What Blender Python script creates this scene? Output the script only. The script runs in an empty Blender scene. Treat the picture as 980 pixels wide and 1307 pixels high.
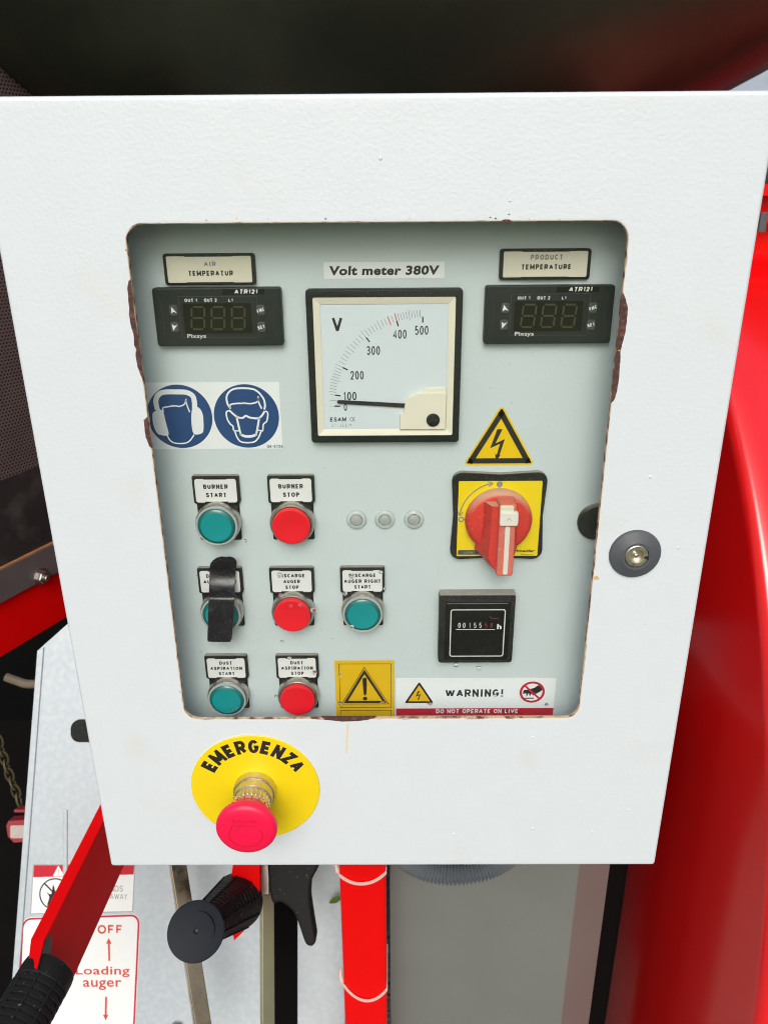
import bpy, bmesh, math, random
from mathutils import Matrix, Vector
R = math.radians
random.seed(7)
sc = bpy.context.scene
COL = sc.collection

# ------------------------------------------------------------------ camera
CAM = Vector((0.005696, -0.429773, 0.451174))
CR = Vector((0.99997165, 0.00341893, -0.00670940))
CD = Vector((-0.00496383, -0.37073371, -0.92872594))
CF = Vector((-0.00566265, 0.92873292, -0.37070623))
FPX = 982.0
cam = bpy.data.cameras.new('camera')
cam.sensor_fit = 'VERTICAL'; cam.sensor_height = 24.0; cam.sensor_width = 24.0
cam.lens = FPX / 1307.0 * 24.0
cam.clip_start = 0.01; cam.clip_end = 500
camo = bpy.data.objects.new('camera', cam); COL.objects.link(camo)
m = Matrix.Identity(4)
for i in range(3):
    m[i][0] = CR[i]; m[i][1] = -CD[i]; m[i][2] = -CF[i]; m[i][3] = CAM[i]
camo.matrix_world = m
cam.dof.use_dof = True; cam.dof.focus_distance = 0.50; cam.dof.aperture_fstop = 9.0
sc.camera = camo

# ------------------------------------------------------------------ light
SUN_EL, SUN_AZ = 40.0, 4.0        # azimuth measured from straight behind the camera towards the left
w = bpy.data.worlds.new('World'); sc.world = w; w.use_nodes = True
nt = w.node_tree; nt.nodes.clear()
sky = nt.nodes.new('ShaderNodeTexSky'); sky.sky_type = 'NISHITA'; sky.sun_disc = False
sky.sun_elevation = R(SUN_EL); sky.sun_rotation = R(180 + SUN_AZ)
sky.dust_density = 6.0; sky.air_density = 1.0; sky.ozone_density = 1.0
hs = nt.nodes.new('ShaderNodeHueSaturation'); hs.inputs['Saturation'].default_value = 0.8
bg = nt.nodes.new('ShaderNodeBackground'); bg.inputs['Strength'].default_value = 0.145
wo = nt.nodes.new('ShaderNodeOutputWorld')
nt.links.new(sky.outputs[0], hs.inputs['Color']); nt.links.new(hs.outputs[0], bg.inputs['Color'])
nt.links.new(bg.outputs[0], wo.inputs['Surface'])
sun = bpy.data.lights.new('sun', 'SUN'); sun.energy = 1.25; sun.angle = R(38); sun.color = (1, .99, .97)
suno = bpy.data.objects.new('sun', sun); COL.objects.link(suno)
sd = Vector((-math.sin(R(SUN_AZ)) * math.cos(R(SUN_EL)), -math.cos(R(SUN_AZ)) * math.cos(R(SUN_EL)), math.sin(R(SUN_EL))))
suno.rotation_euler = (-sd).to_track_quat('-Z', 'Y').to_euler()
suno.location = sd * 3
sc.view_settings.view_transform = 'Standard'; sc.view_settings.look = 'None'
sc.view_settings.exposure = -0.12; sc.view_settings.gamma = 1.0
sc.cycles.filter_width = 1.0; sc.cycles.max_bounces = 8; sc.cycles.transparent_max_bounces = 12

# ------------------------------------------------------------------ pixel -> place helpers (photo pixels, 980 x 1307)
def ray(px, py):
    return CR * ((px - 490.0) / FPX) + CD * ((py - 653.5) / FPX) + CF
def at_y(px, py, Y):                    # point on the vertical plane Y (m)
    d = ray(px, py); return CAM + d * ((Y - CAM.y) / d.y)
def at_d(px, py, d):                    # point d metres deep along the viewing axis
    return CAM + ray(px, py) * d
def mm(px, py, Y):                      # (X, Z) in mm on the plane Y mm
    p = at_y(px, py, Y / 1000.0); return p.x * 1000, p.z * 1000
def mmbox(x0, x1, y0, y1, Y):           # centre and size in mm of a pixel box
    xm, ym = (x0 + x1) / 2, (y0 + y1) / 2
    a, b = mm(x0, ym, Y), mm(x1, ym, Y); c, d = mm(xm, y0, Y), mm(xm, y1, Y)
    return (a[0] + b[0]) / 2, (c[1] + d[1]) / 2, b[0] - a[0], c[1] - d[1]

# ------------------------------------------------------------------ materials
def lin(c):
    return tuple(((x / 255) / 12.92 if x / 255 <= .04045 else ((x / 255 + .055) / 1.055) ** 2.4) for x in c)
def mat(name, col, rough=.5, metal=0.0, var=.08, vscale=40., bump=0., bscale=300., spec=.5, coat=0., dust=None,
        bdist=.0006, detail=3., coatr=.06, col2=None, mix2=(.5, .6), scale2=30., rvar=0., settle=None):
    m = bpy.data.materials.new(name); m.use_nodes = True
    n = m.node_tree.nodes; L = m.node_tree.links; b = n['Principled BSDF']
    b.inputs['Roughness'].default_value = rough; b.inputs['Metallic'].default_value = metal
    b.inputs['Specular IOR Level'].default_value = spec
    b.inputs['Coat Weight'].default_value = coat; b.inputs['Coat Roughness'].default_value = coatr
    tc = n.new('ShaderNodeTexCoord')
    def noise(s, d=3.):
        t = n.new('ShaderNodeTexNoise'); t.inputs['Scale'].default_value = s; t.inputs['Detail'].default_value = d
        L.new(tc.outputs['Object'], t.inputs['Vector']); return t
    base = n.new('ShaderNodeMix'); base.data_type = 'RGBA'
    t = noise(vscale)
    L.new(t.outputs['Fac'], base.inputs['Factor'])
    base.inputs['A'].default_value = (*[max(0, c * (1 - var)) for c in col], 1)
    base.inputs['B'].default_value = (*[min(1, c * (1 + var)) for c in col], 1)
    out = base.outputs['Result']
    def over(out, c2, lo, hi, s, d=4.):
        t2 = noise(s, d); r = n.new('ShaderNodeMapRange'); r.inputs['From Min'].default_value = lo; r.inputs['From Max'].default_value = hi
        L.new(t2.outputs['Fac'], r.inputs['Value'])
        x = n.new('ShaderNodeMix'); x.data_type = 'RGBA'
        L.new(r.outputs[0], x.inputs['Factor']); L.new(out, x.inputs['A']); x.inputs['B'].default_value = (*c2, 1)
        return x.outputs['Result'], r.outputs[0]
    if col2: out, _ = over(out, col2, mix2[0], mix2[1], scale2, 6.)
    if dust:                                   # dust = (colour, low, high, scale)
        out, f = over(out, dust[0], dust[1], dust[2], dust[3])
    if settle:                                 # dust lying on faces that look upwards
        ge = n.new('ShaderNodeNewGeometry'); sp = n.new('ShaderNodeSeparateXYZ'); L.new(ge.outputs['Normal'], sp.inputs[0])
        r = n.new('ShaderNodeMapRange'); r.inputs['From Min'].default_value = settle[1]; r.inputs['From Max'].default_value = settle[2]; r.inputs['To Max'].default_value = settle[3]
        L.new(sp.outputs['Z'], r.inputs['Value']); x = n.new('ShaderNodeMix'); x.data_type = 'RGBA'
        L.new(r.outputs[0], x.inputs['Factor']); L.new(out, x.inputs['A']); x.inputs['B'].default_value = (*settle[0], 1); out = x.outputs['Result']
    L.new(out, b.inputs['Base Color'])
    if rvar:
        tr = noise(vscale * 1.7); rr = n.new('ShaderNodeMapRange'); rr.inputs['To Min'].default_value = max(.02, rough - rvar); rr.inputs['To Max'].default_value = rough + rvar
        rr.inputs['From Min'].default_value = .3; rr.inputs['From Max'].default_value = .7
        L.new(tr.outputs['Fac'], rr.inputs['Value']); L.new(rr.outputs[0], b.inputs['Roughness'])
    if bump:
        t3 = noise(bscale, detail); bm_ = n.new('ShaderNodeBump'); bm_.inputs['Strength'].default_value = bump; bm_.inputs['Distance'].default_value = bdist
        L.new(t3.outputs['Fac'], bm_.inputs['Height']); L.new(bm_.outputs[0], b.inputs['Normal'])
    return m

GREYDUST = (.35, .33, .29)
M = {}
M['door'] = mat('white_wrinkle_paint', (.63, .705, .765), .36, var=.02, bump=.30, bscale=480, bdist=.0006, detail=2.0, dust=((.62, .62, .58), .62, .9, 14))
M['panel'] = mat('pale_grey_panel_paint', (.545, .630, .650), .42, var=.02, bump=.25, bscale=460, bdist=.0006, detail=1.5)
M['inside'] = mat('white_inner_paint', (.80, .82, .82), .5, var=.03)
M['cut'] = mat('rusty_cut_edge', (.52, .42, .30), .8, var=.2, vscale=300, col2=(.12, .045, .03), mix2=(.45, .62), scale2=160)
M['edge_paint'] = mat('chipped_edge_paint', (.66, .62, .55), .55, var=.06, vscale=200, col2=(.24, .11, .06), mix2=(.56, .66), scale2=70)
M['rust'] = mat('dark_flaked_rust', (.070, .032, .028), .85, var=.35, vscale=600, bump=.9, bscale=500, bdist=.001, col2=(.16, .075, .06), mix2=(.5, .7), scale2=350)
M['stain'] = mat('ochre_rust_stain', (.62, .40, .12), .7, var=.25, vscale=600)
M['stain_pale'] = mat('pale_rust_run', (.66, .60, .42), .6, var=.15, vscale=300)
M['black'] = mat('black_plastic', (.008, .010, .010), .45, spec=.2, var=.3, vscale=300, bump=.15, bscale=900, bdist=.0002, dust=(GREYDUST, .62, .95, 900))
M['black_dusty'] = mat('dusty_black_plastic', (.012, .014, .013), .55, spec=.2, var=.3, vscale=300, bump=.2, bscale=1200, bdist=.0002, dust=((.36, .33, .28), .60, .98, 1500), settle=((.30, .28, .245), .4, .9, .9))
M['dustcap'] = mat('dust_on_ledge', (.30, .28, .25), .9, var=.25, vscale=500, bump=.3, bscale=900)
M['satin'] = mat('charcoal_instrument_plastic', (.011, .016, .016), .42, spec=.22, var=.2, vscale=200, bump=.1, bscale=1500, bdist=.0001, dust=((.3, .3, .27), .66, .95, 1200))
M['key'] = mat('grey_rubber_key', (.045, .046, .046), .6, var=.2, vscale=300)
M['display'] = mat('smoked_display', (.006, .007, .005), .2, spec=.2, var=.2, vscale=100)
M['segment'] = mat('unlit_segment', (.040, .040, .012), .3, var=.1)
M['print_w'] = mat('white_print', (.72, .74, .72), .5, var=.05)
M['print_k'] = mat('black_print', (.012, .012, .014), .5, var=.1)
M['print_g'] = mat('grey_print', (.20, .21, .22), .5, var=.1)
M['print_faint'] = mat('faded_print', (.24, .26, .25), .5, var=.1)
M['print_r'] = mat('red_print', (.60, .02, .03), .5, var=.1)
M['print_dim'] = mat('dim_red_print', (.20, .03, .025), .5)
M['card'] = mat('cream_card', (.66, .64, .52), .6, var=.05, vscale=60)
M['card_w'] = mat('white_card', (.70, .72, .72), .5, var=.04, vscale=80)
M['label_w'] = mat('white_sticker', (.76, .80, .82), .35, var=.03, vscale=60)
M['label_clear'] = mat('pale_tape_label', (.76, .79, .80), .4, var=.03)
M['blue'] = mat('signal_blue', (.004, .050, .18), .35, var=.06, vscale=60)
M['yellow'] = mat('signal_yellow', (.78, .52, .002), .38, var=.03, vscale=60)
M['yellow_dk'] = mat('ochre_yellow_sticker', (.70, .44, .004), .4, var=.05, vscale=90)
M['yellow_em'] = mat('emergency_yellow', (.80, .62, .004), .42, var=.03, vscale=50)
M['redband'] = mat('red_band', (.50, .008, .03), .4, var=.06)
M['bezel_k'] = mat('meter_bezel', (.009, .013, .013), .45, spec=.2, var=.3, vscale=400, bump=.2, bscale=1500, bdist=.0002, dust=(GREYDUST, .64, .95, 1000))
M['cream'] = mat('cream_plastic', (.72, .70, .58), .45, var=.03, vscale=60)
M['dial'] = mat('pale_dial', (.60, .68, .72), .4, var=.015)
M['chrome'] = mat('dull_nickel', (.50, .47, .42), .38, metal=1., var=.12, vscale=200, rvar=.1, dust=((.36, .34, .30), .5, .9, 500))
M['brass'] = mat('zinc_yellow_metal', (.64, .60, .50), .34, metal=1., var=.12, vscale=200, rvar=.1)
M['teal'] = mat('teal_button', (.0, .27, .285), .22, var=.06, vscale=90, coat=.4)
M['teal_rim'] = mat('teal_button_rim', (.004, .13, .13), .18, var=.06, vscale=90, coat=.5)
M['redcap'] = mat('red_button', (.78, .006, .018), .32, spec=.3, var=.06, vscale=90, coat=.1)
M['emcap'] = mat('mushroom_red', (.84, .004, .060), .42, var=.04, vscale=90)
M['knob'] = mat('faded_red_knob', (.60, .030, .018), .55, var=.12, vscale=120, dust=((.56, .30, .20), .60, .95, 500), settle=((.56, .38, .26), .15, .75, .85))
M['knob_dust'] = mat('dusty_red_knob', (.50, .22, .14), .7, var=.14, vscale=300)
M['handle'] = mat('coral_handle', (.64, .15, .11), .55, spec=.3, var=.1, vscale=200, dust=((.60, .34, .27), .55, .95, 300))
M['white_pl'] = mat('white_plastic', (.72, .70, .64), .45, var=.05, vscale=200)
M['lock_ring'] = mat('grey_lock_rosette', (.075, .085, .10), .45, var=.12, vscale=300, bump=.15, bscale=1200, bdist=.0002)
M['lens'] = mat('cloudy_clear_plastic', (.70, .73, .72), .18, var=.1, vscale=500, coat=.5)
M['lens_in'] = mat('dusty_lens_core', (.36, .38, .37), .35, var=.35, vscale=900, coat=.3)
M['tape'] = mat('black_glossy_strip', (.010, .009, .013), .26, var=.5, vscale=120, bump=.1, bscale=120, bdist=.0006, dust=((.05, .048, .045), .55, .95, 180), rvar=.1)
M['galv'] = mat('galvanised_steel', (.46, .535, .60), .5, metal=.3, var=.07, vscale=11, bump=.10, bscale=140, col2=(.52, .585, .64), mix2=(.42, .68), scale2=160, rvar=.08)
M['galv_grey'] = mat('dusty_grey_sheet', (.25, .275, .265), .27, metal=.4, var=.08, vscale=14, bump=.03, bscale=400, dust=((.36, .38, .365), .70, .82, 160))
M['red'] = mat('glossy_red_paint', (.72, .002, .002), .3, var=.05, vscale=12, spec=.2, coat=.03, dust=((.45, .06, .04), .70, .95, 90))
M['red_lever'] = mat('lever_red_paint', (.68, .002, .003), .55, spec=.06, var=.06, vscale=60, dust=((.62, .20, .15), .76, .82, 260))
M['red_gloss'] = mat('drum_red_paint', (.78, .003, .004), .16, var=.05, vscale=9, coat=.75, coatr=.25, spec=.8, bump=.02, bscale=25, bdist=.004)
M['grip'] = mat('black_rubber', (.010, .011, .012), .55, spec=.22, var=.3, vscale=200, bump=.2, bscale=700, bdist=.0003, dust=(GREYDUST, .66, .95, 300))
M['knobdisc'] = mat('blue_black_rubber', (.005, .009, .016), .5, spec=.16, var=.25, vscale=60, bump=.1, bscale=400, bdist=.0004)
M['steel'] = mat('bare_steel_bar', (.36, .31, .235), .28, metal=.95, var=.2, vscale=60, rvar=.1)
M['steel_olive'] = mat('olive_zinc_bar', (.40, .42, .29), .34, metal=.75, var=.12, vscale=60)
M['bolt'] = mat('zinc_bolt', (.52, .50, .48), .35, metal=1., var=.15, vscale=300)
M['mesh'] = None
M['dark_band'] = mat('dark_worn_steel', (.030, .030, .030), .45, metal=.2, var=.4, vscale=18, dust=((.11, .10, .10), .5, .85, 25), bump=.1, bscale=120)
M['flange'] = mat('grey_brown_flange', (.12, .105, .11), .5, metal=.2, var=.2, vscale=40)
M['rustline'] = mat('rusty_rim', (.34, .15, .07), .8, var=.3, vscale=200)
M['hopper'] = mat('dark_smooth_steel', (.052, .062, .044), .30, metal=.75, var=.35, vscale=6, col2=(.085, .10, .065), mix2=(.5, .75), scale2=5, bump=.1, bscale=30, bdist=.003, rvar=.06)  # olive in base and patches paints in a green reflection
M['tie'] = mat('pale_pink_tie', (.68, .48, .44), .5, var=.06, vscale=100)
M['conduit'] = mat('grey_conduit', (.15, .18, .21), .45, var=.1, vscale=100)
M['marker'] = mat('shaded_marker_face', (.42, .38, .36), .6, var=.15, vscale=150)  # white face dimmed in its colour to show the shade of the gap
M['marker_red'] = mat('shaded_marker_red', (.28, .02, .03), .6, var=.15)  # red dimmed in its colour for the same gap shade
M['chain'] = mat('olive_chain', (.075, .062, .03), .6, metal=.4, var=.3, vscale=200)
M['cable'] = mat('dirty_cream_cable', (.14, .12, .09), .8, var=.2, vscale=60)
M['leaf'] = mat('leaf_green', (.07, .16, .02), .5, var=.25, vscale=200)
M['void'] = mat('gap_shade_black', (.004, .004, .004), .9, spec=.08, var=.3, vscale=20)  # near-black colour of the boxes added to darken the gaps
M['ground'] = mat('dark_gravel', (.17, .165, .155), .9, var=.3, vscale=60, bump=1., bscale=90, bdist=.02, col2=(.26, .25, .23), mix2=(.60, .7), scale2=140)

def perforated():
    m = bpy.data.materials.new('perforated_sheet'); m.use_nodes = True
    n = m.node_tree.nodes; L = m.node_tree.links; b = n['Principled BSDF']
    tc = n.new('ShaderNodeTexCoord'); sep = n.new('ShaderNodeSeparateXYZ'); L.new(tc.outputs['Object'], sep.inputs[0])
    def math_(op, a, c=None):
        x = n.new('ShaderNodeMath'); x.operation = op
        for i, v in enumerate((a, c)):
            if v is None: continue
            if isinstance(v, (int, float)): x.inputs[i].default_value = v
            else: L.new(v, x.inputs[i])
        return x.outputs[0]
    P = .0042
    row = math_('DIVIDE', sep.outputs[1], P * .86)
    ri = math_('FLOOR', row)
    off = math_('MULTIPLY', math_('MODULO', ri, 2.0), .5)
    fx = math_('SUBTRACT', math_('FRACT', math_('ADD', math_('DIVIDE', sep.outputs[0], P), off)), .5)
    fy = math_('SUBTRACT', math_('FRACT', row), .5)
    r2 = math_('ADD', math_('MULTIPLY', fx, fx), math_('MULTIPLY', math_('MULTIPLY', fy, fy), .74))
    hole = math_('LESS_THAN', r2, .085)
    nz = n.new('ShaderNodeTexNoise'); nz.inputs['Scale'].default_value = 30; L.new(tc.outputs['Object'], nz.inputs['Vector'])
    met = n.new('ShaderNodeMix'); met.data_type = 'RGBA'; L.new(nz.outputs['Fac'], met.inputs['Factor'])
    met.inputs['A'].default_value = (.10, .080, .075, 1); met.inputs['B'].default_value = (.19, .145, .14, 1)
    mx = n.new('ShaderNodeMix'); mx.data_type = 'RGBA'; L.new(hole, mx.inputs['Factor'])
    L.new(met.outputs['Result'], mx.inputs['A']); mx.inputs['B'].default_value = (.006, .006, .006, 1)
    L.new(mx.outputs['Result'], b.inputs['Base Color']); b.inputs['Roughness'].default_value = .5; b.inputs['Metallic'].default_value = .2
    return m
M['mesh'] = perforated()
M['red_gloss'].node_tree.nodes['Principled BSDF'].inputs['Coat IOR'].default_value = 1.75

def pane_mat():
    m = bpy.data.materials.new('clear_acrylic'); m.use_nodes = True
    n = m.node_tree.nodes; L = m.node_tree.links; n.clear()
    o = n.new('ShaderNodeOutputMaterial'); mix = n.new('ShaderNodeMixShader'); fr_ = n.new('ShaderNodeFresnel'); fr_.inputs['IOR'].default_value = 1.49
    t = n.new('ShaderNodeBsdfTransparent'); g = n.new('ShaderNodeBsdfGlossy'); g.inputs['Roughness'].default_value = .015
    tc = n.new('ShaderNodeTexCoord'); nz = n.new('ShaderNodeTexNoise'); nz.inputs['Scale'].default_value = 20
    L.new(tc.outputs['Object'], nz.inputs['Vector'])
    c = n.new('ShaderNodeMix'); c.data_type = 'RGBA'; L.new(nz.outputs['Fac'], c.inputs['Factor'])
    c.inputs['A'].default_value = (.965, .98, .978, 1); c.inputs['B'].default_value = (.975, .99, .988, 1)
    L.new(c.outputs['Result'], t.inputs['Color'])
    ge = n.new('ShaderNodeNewGeometry'); sb = n.new('ShaderNodeMath'); sb.operation = 'SUBTRACT'; sb.inputs[0].default_value = 1.0; L.new(ge.outputs['Backfacing'], sb.inputs[1])
    ml = n.new('ShaderNodeMath'); ml.operation = 'MULTIPLY'; L.new(fr_.outputs[0], ml.inputs[0]); L.new(sb.outputs[0], ml.inputs[1])   # inner side of each face adds no second reflection
    def nz_(sc_, lo, hi, top, d_):
        a_ = n.new('ShaderNodeTexNoise'); a_.inputs['Scale'].default_value = sc_; a_.inputs['Detail'].default_value = d_; L.new(tc.outputs['Object'], a_.inputs['Vector'])
        r_ = n.new('ShaderNodeMapRange'); r_.inputs['From Min'].default_value = lo; r_.inputs['From Max'].default_value = hi; r_.inputs['To Max'].default_value = top
        L.new(a_.outputs['Fac'], r_.inputs['Value']); return r_.outputs[0]
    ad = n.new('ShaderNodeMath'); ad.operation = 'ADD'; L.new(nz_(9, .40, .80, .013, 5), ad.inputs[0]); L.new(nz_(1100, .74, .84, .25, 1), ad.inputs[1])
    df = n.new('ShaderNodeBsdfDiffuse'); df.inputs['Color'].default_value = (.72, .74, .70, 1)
    tm = n.new('ShaderNodeMixShader'); L.new(ad.outputs[0], tm.inputs[0]); L.new(t.outputs[0], tm.inputs[1]); L.new(df.outputs[0], tm.inputs[2]); t = tm   # dust film doubling as painted reflection haze, plus dust grains
    L.new(ml.outputs[0], mix.inputs[0]); L.new(t.outputs[0], mix.inputs[1]); L.new(g.outputs[0], mix.inputs[2]); L.new(mix.outputs[0], o.inputs['Surface'])
    return m
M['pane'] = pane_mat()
def water_mat():
    m = mat('water', (.98, 1, 1), .0, var=0.)
    b = m.node_tree.nodes['Principled BSDF']; b.inputs['Transmission Weight'].default_value = 1.; b.inputs['IOR'].default_value = 1.33
    return m
M['water'] = water_mat()
def clear_ring():
    m = mat('clear_cap_ring', (.80, .88, .86), .12, var=.05)
    b = m.node_tree.nodes['Principled BSDF']; b.inputs['Transmission Weight'].default_value = .55; b.inputs['IOR'].default_value = 1.4
    return m
M['clearring'] = clear_ring()

# ------------------------------------------------------------------ mesh builder (local mm in a rigid frame)
def frame(o, u=(1, 0, 0), v=(0, 0, 1)):
    u = Vector(u).normalized(); v = Vector(v); v = (v - u * v.dot(u)).normalized(); n_ = u.cross(v)
    f = Matrix.Identity(4)
    for i in range(3): f[i][0] = u[i]; f[i][1] = v[i]; f[i][2] = n_[i]; f[i][3] = o[i]
    return f
F0 = frame((0, 0, 0))                    # u = X, v = Z, w = towards the viewer; w = -Y
FP = None
def FY(Ymm): return frame((0, Ymm / 1000, 0))
FW = Matrix.Identity(4)                  # world axes, mm

_txt = {}
def glyphs(s, bold, spacing):
    k = (s, bold, spacing)
    if k in _txt: return _txt[k]
    cu = bpy.data.curves.new('lettering', 'FONT'); cu.body = s; cu.size = 1; cu.offset = bold; cu.resolution_u = 3
    cu.space_character = spacing; cu.align_x = 'CENTER'
    ob = bpy.data.objects.new('lettering', cu); COL.objects.link(ob)
    bpy.context.view_layer.update()
    me = bpy.data.meshes.new_from_object(ob.evaluated_get(bpy.context.evaluated_depsgraph_get()))
    vs = [(v.co.x, v.co.y) for v in me.vertices]; fs = [tuple(p.vertices) for p in me.polygons]
    bpy.data.objects.remove(ob); bpy.data.curves.remove(cu); bpy.data.meshes.remove(me)
    x0 = min(v[0] for v in vs); x1 = max(v[0] for v in vs); y0 = min(v[1] for v in vs); y1 = max(v[1] for v in vs)
    _txt[k] = ([((v[0] - (x0 + x1) / 2) / (x1 - x0), (v[1] - (y0 + y1) / 2) / (y1 - y0)) for v in vs], fs)
    return _txt[k]

def rrect(w_, h_, r, n_=6, cx=0, cy=0):
    pts = []
    r = max(r, 1e-4)
    for (sx, sy, a0) in ((1, 1, 0), (-1, 1, 90), (-1, -1, 180), (1, -1, 270)):
        for i in range(n_ + 1):
            a = R(a0 + 90 * i / n_)
            pts.append((cx + sx * (w_ / 2 - r) + r * math.cos(a), cy + sy * (h_ / 2 - r) + r * math.sin(a)))
    return pts
def smooth(pts, n_=6, closed=False):
    out = []; N = len(pts)
    rng = range(N if closed else N - 1)
    for i in rng:
        g = lambda k: pts[k % N] if closed else pts[min(max(k, 0), N - 1)]
        p0, p1, p2, p3 = g(i - 1), g(i), g(i + 1), g(i + 2)
        for j in range(n_):
            t = j / n_
            out.append(tuple(.5 * (2 * b + (c - a) * t + (2 * a - 5 * b + 4 * c - d) * t * t + (3 * b - a - 3 * c + d) * t ** 3) for a, b, c, d in zip(p0, p1, p2, p3)))
    if not closed: out.append(tuple(pts[-1]))
    return out

def _arc(cx, cy, rx, ry, a0, a1, n_=10):
    return [(cx + rx * math.cos(R(a0 + (a1 - a0) * i / n_)), cy + ry * math.sin(R(a0 + (a1 - a0) * i / n_))) for i in range(n_ + 1)]
_S = smooth([(.96, .78), (.8, .95), (.5, 1), (.2, .95), (.05, .75), (.18, .58), (.5, .5), (.82, .42), (.96, .24), (.8, .05), (.5, 0), (.18, .05), (.02, .22)], 4)
_P = [(0, .46), (.62, .46)] + _arc(.62, .73, .38, .27, -90, 90) + [(0, 1)]
GL = {  # letter: (width, centre-line strokes in a unit box)
 'A': (.92, [[(0, 0), (.5, 1)], [(.5, 1), (1, 0)], [(.2, .30), (.8, .30)]]), 'B': (.82, [[(0, 0), (0, 1), (.6, 1)] + _arc(.6, .765, .32, .235, 90, -90) + [(0, .53)], [(0, .53), (.62, .53)] + _arc(.62, .265, .38, .265, 90, -90) + [(0, 0)]]),
 'C': (.84, [_arc(.52, .5, .52, .5, 42, 318, 18)]), 'D': (.84, [[(0, -.0), (0, 1), (.45, 1)] + _arc(.45, .5, .55, .5, 90, -90, 12) + [(0, 0)]]),
 'E': (.72, [[(1, 1), (0, 1), (0, 0), (1, 0)], [(0, .5), (.9, .5)]]), 'F': (.68, [[(1, 1), (0, 1), (0, 0)], [(0, .5), (.85, .5)]]),
 'G': (.88, [_arc(.5, .5, .5, .5, 42, 350, 20) + [(1, .46), (.56, .46)]]), 'H': (.82, [[(0, 0), (0, 1)], [(1, 0), (1, 1)], [(0, .5), (1, .5)]]),
 'I': (.20, [[(.5, 0), (.5, 1)]]), 'K': (.84, [[(0, 0), (0, 1)], [(0, .35), (1, 1)], [(.4, .6), (1, 0)]]), 'L': (.66, [[(0, 1), (0, 0), (1, 0)]]),
 'M': (1.02, [[(0, 0), (0, 1)], [(1, 0), (1, 1)], [(.03, .97), (.5, .12)], [(.5, .12), (.97, .97)]]), 'N': (.84, [[(0, 0), (0, 1)], [(1, 0), (1, 1)], [(.05, .95), (.95, .05)]]), 'O': (.92, [_arc(.5, .5, .5, .5, 90, 450, 24)]),
 'P': (.78, [[(0, 0), (0, 1)], _P]), 'R': (.84, [[(0, 0), (0, 1)], _P, [(.45, .46), (1, 0)]]), 'S': (.80, [_S]), 'T': (.80, [[(0, 1), (1, 1)], [(.5, 1), (.5, 0)]]),
 'U': (.82, [[(0, 1)] + _arc(.5, .42, .5, .42, 180, 360, 12) + [(1, 1)]]), 'V': (.90, [[(0, 1), (.5, 0)], [(.5, 0), (1, 1)]]), 'W': (1.30, [[(0, 1), (.26, 0)], [(.26, 0), (.5, .95)], [(.5, .95), (.74, 0)], [(.74, 0), (1, 1)]]),
 'Y': (.84, [[(0, 1), (.5, .45), (1, 1)], [(.5, .45), (.5, 0)]]), 'Z': (.78, [[(0, 1), (1, 1), (0, 0), (1, 0)]]),
 '0': (.70, [_arc(.5, .5, .5, .5, 90, 450, 20)]), '1': (.46, [[(.05, .74), (.8, 1), (.8, 0)]]), '2': (.70, [smooth([(.02, .72), (.15, .93), (.5, 1), (.88, .88), (.95, .68), (.7, .4), (.05, 0)], 4) + [(1, 0)]]),
 '3': (.70, [smooth([(.04, .82), (.25, .98), (.6, 1), (.93, .78), (.7, .55), (.45, .53), (.75, .5), (.97, .26), (.7, .02), (.35, 0), (.03, .2)], 4)]), '4': (.74, [[(.75, 0), (.75, 1), (0, .28), (1, .28)]]),
 '5': (.70, [[(.9, 1), (.15, 1), (.06, .5)] + smooth([(.06, .48), (.4, .62), (.8, .55), (.98, .3), (.75, .03), (.4, -.0), (.03, .17)], 4)]), '6': (.70, [_arc(.5, .3, .48, .3, 90, 450, 18), smooth([(.03, .3), (.08, .65), (.35, .97), (.7, .98), (.93, .85)], 4)]),
 '7': (.70, [[(0, 1), (1, 1), (.35, 0)]]), '8': (.70, [_arc(.5, .755, .4, .245, 90, 450, 16), _arc(.5, .26, .5, .26, 90, 450, 16)]), '9': (.70, [_arc(.5, .7, .48, .3, 90, 450, 18), smooth([(.97, .7), (.92, .35), (.65, .03), (.3, .02), (.07, .15)], 4)]),
 '!': (.22, [[(.5, 1), (.5, .32)], [(.5, .16), (.5, .0)]]), '-': (.45, [[(0, .45), (1, .45)]]), ' ': (.36, []),
}
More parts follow.
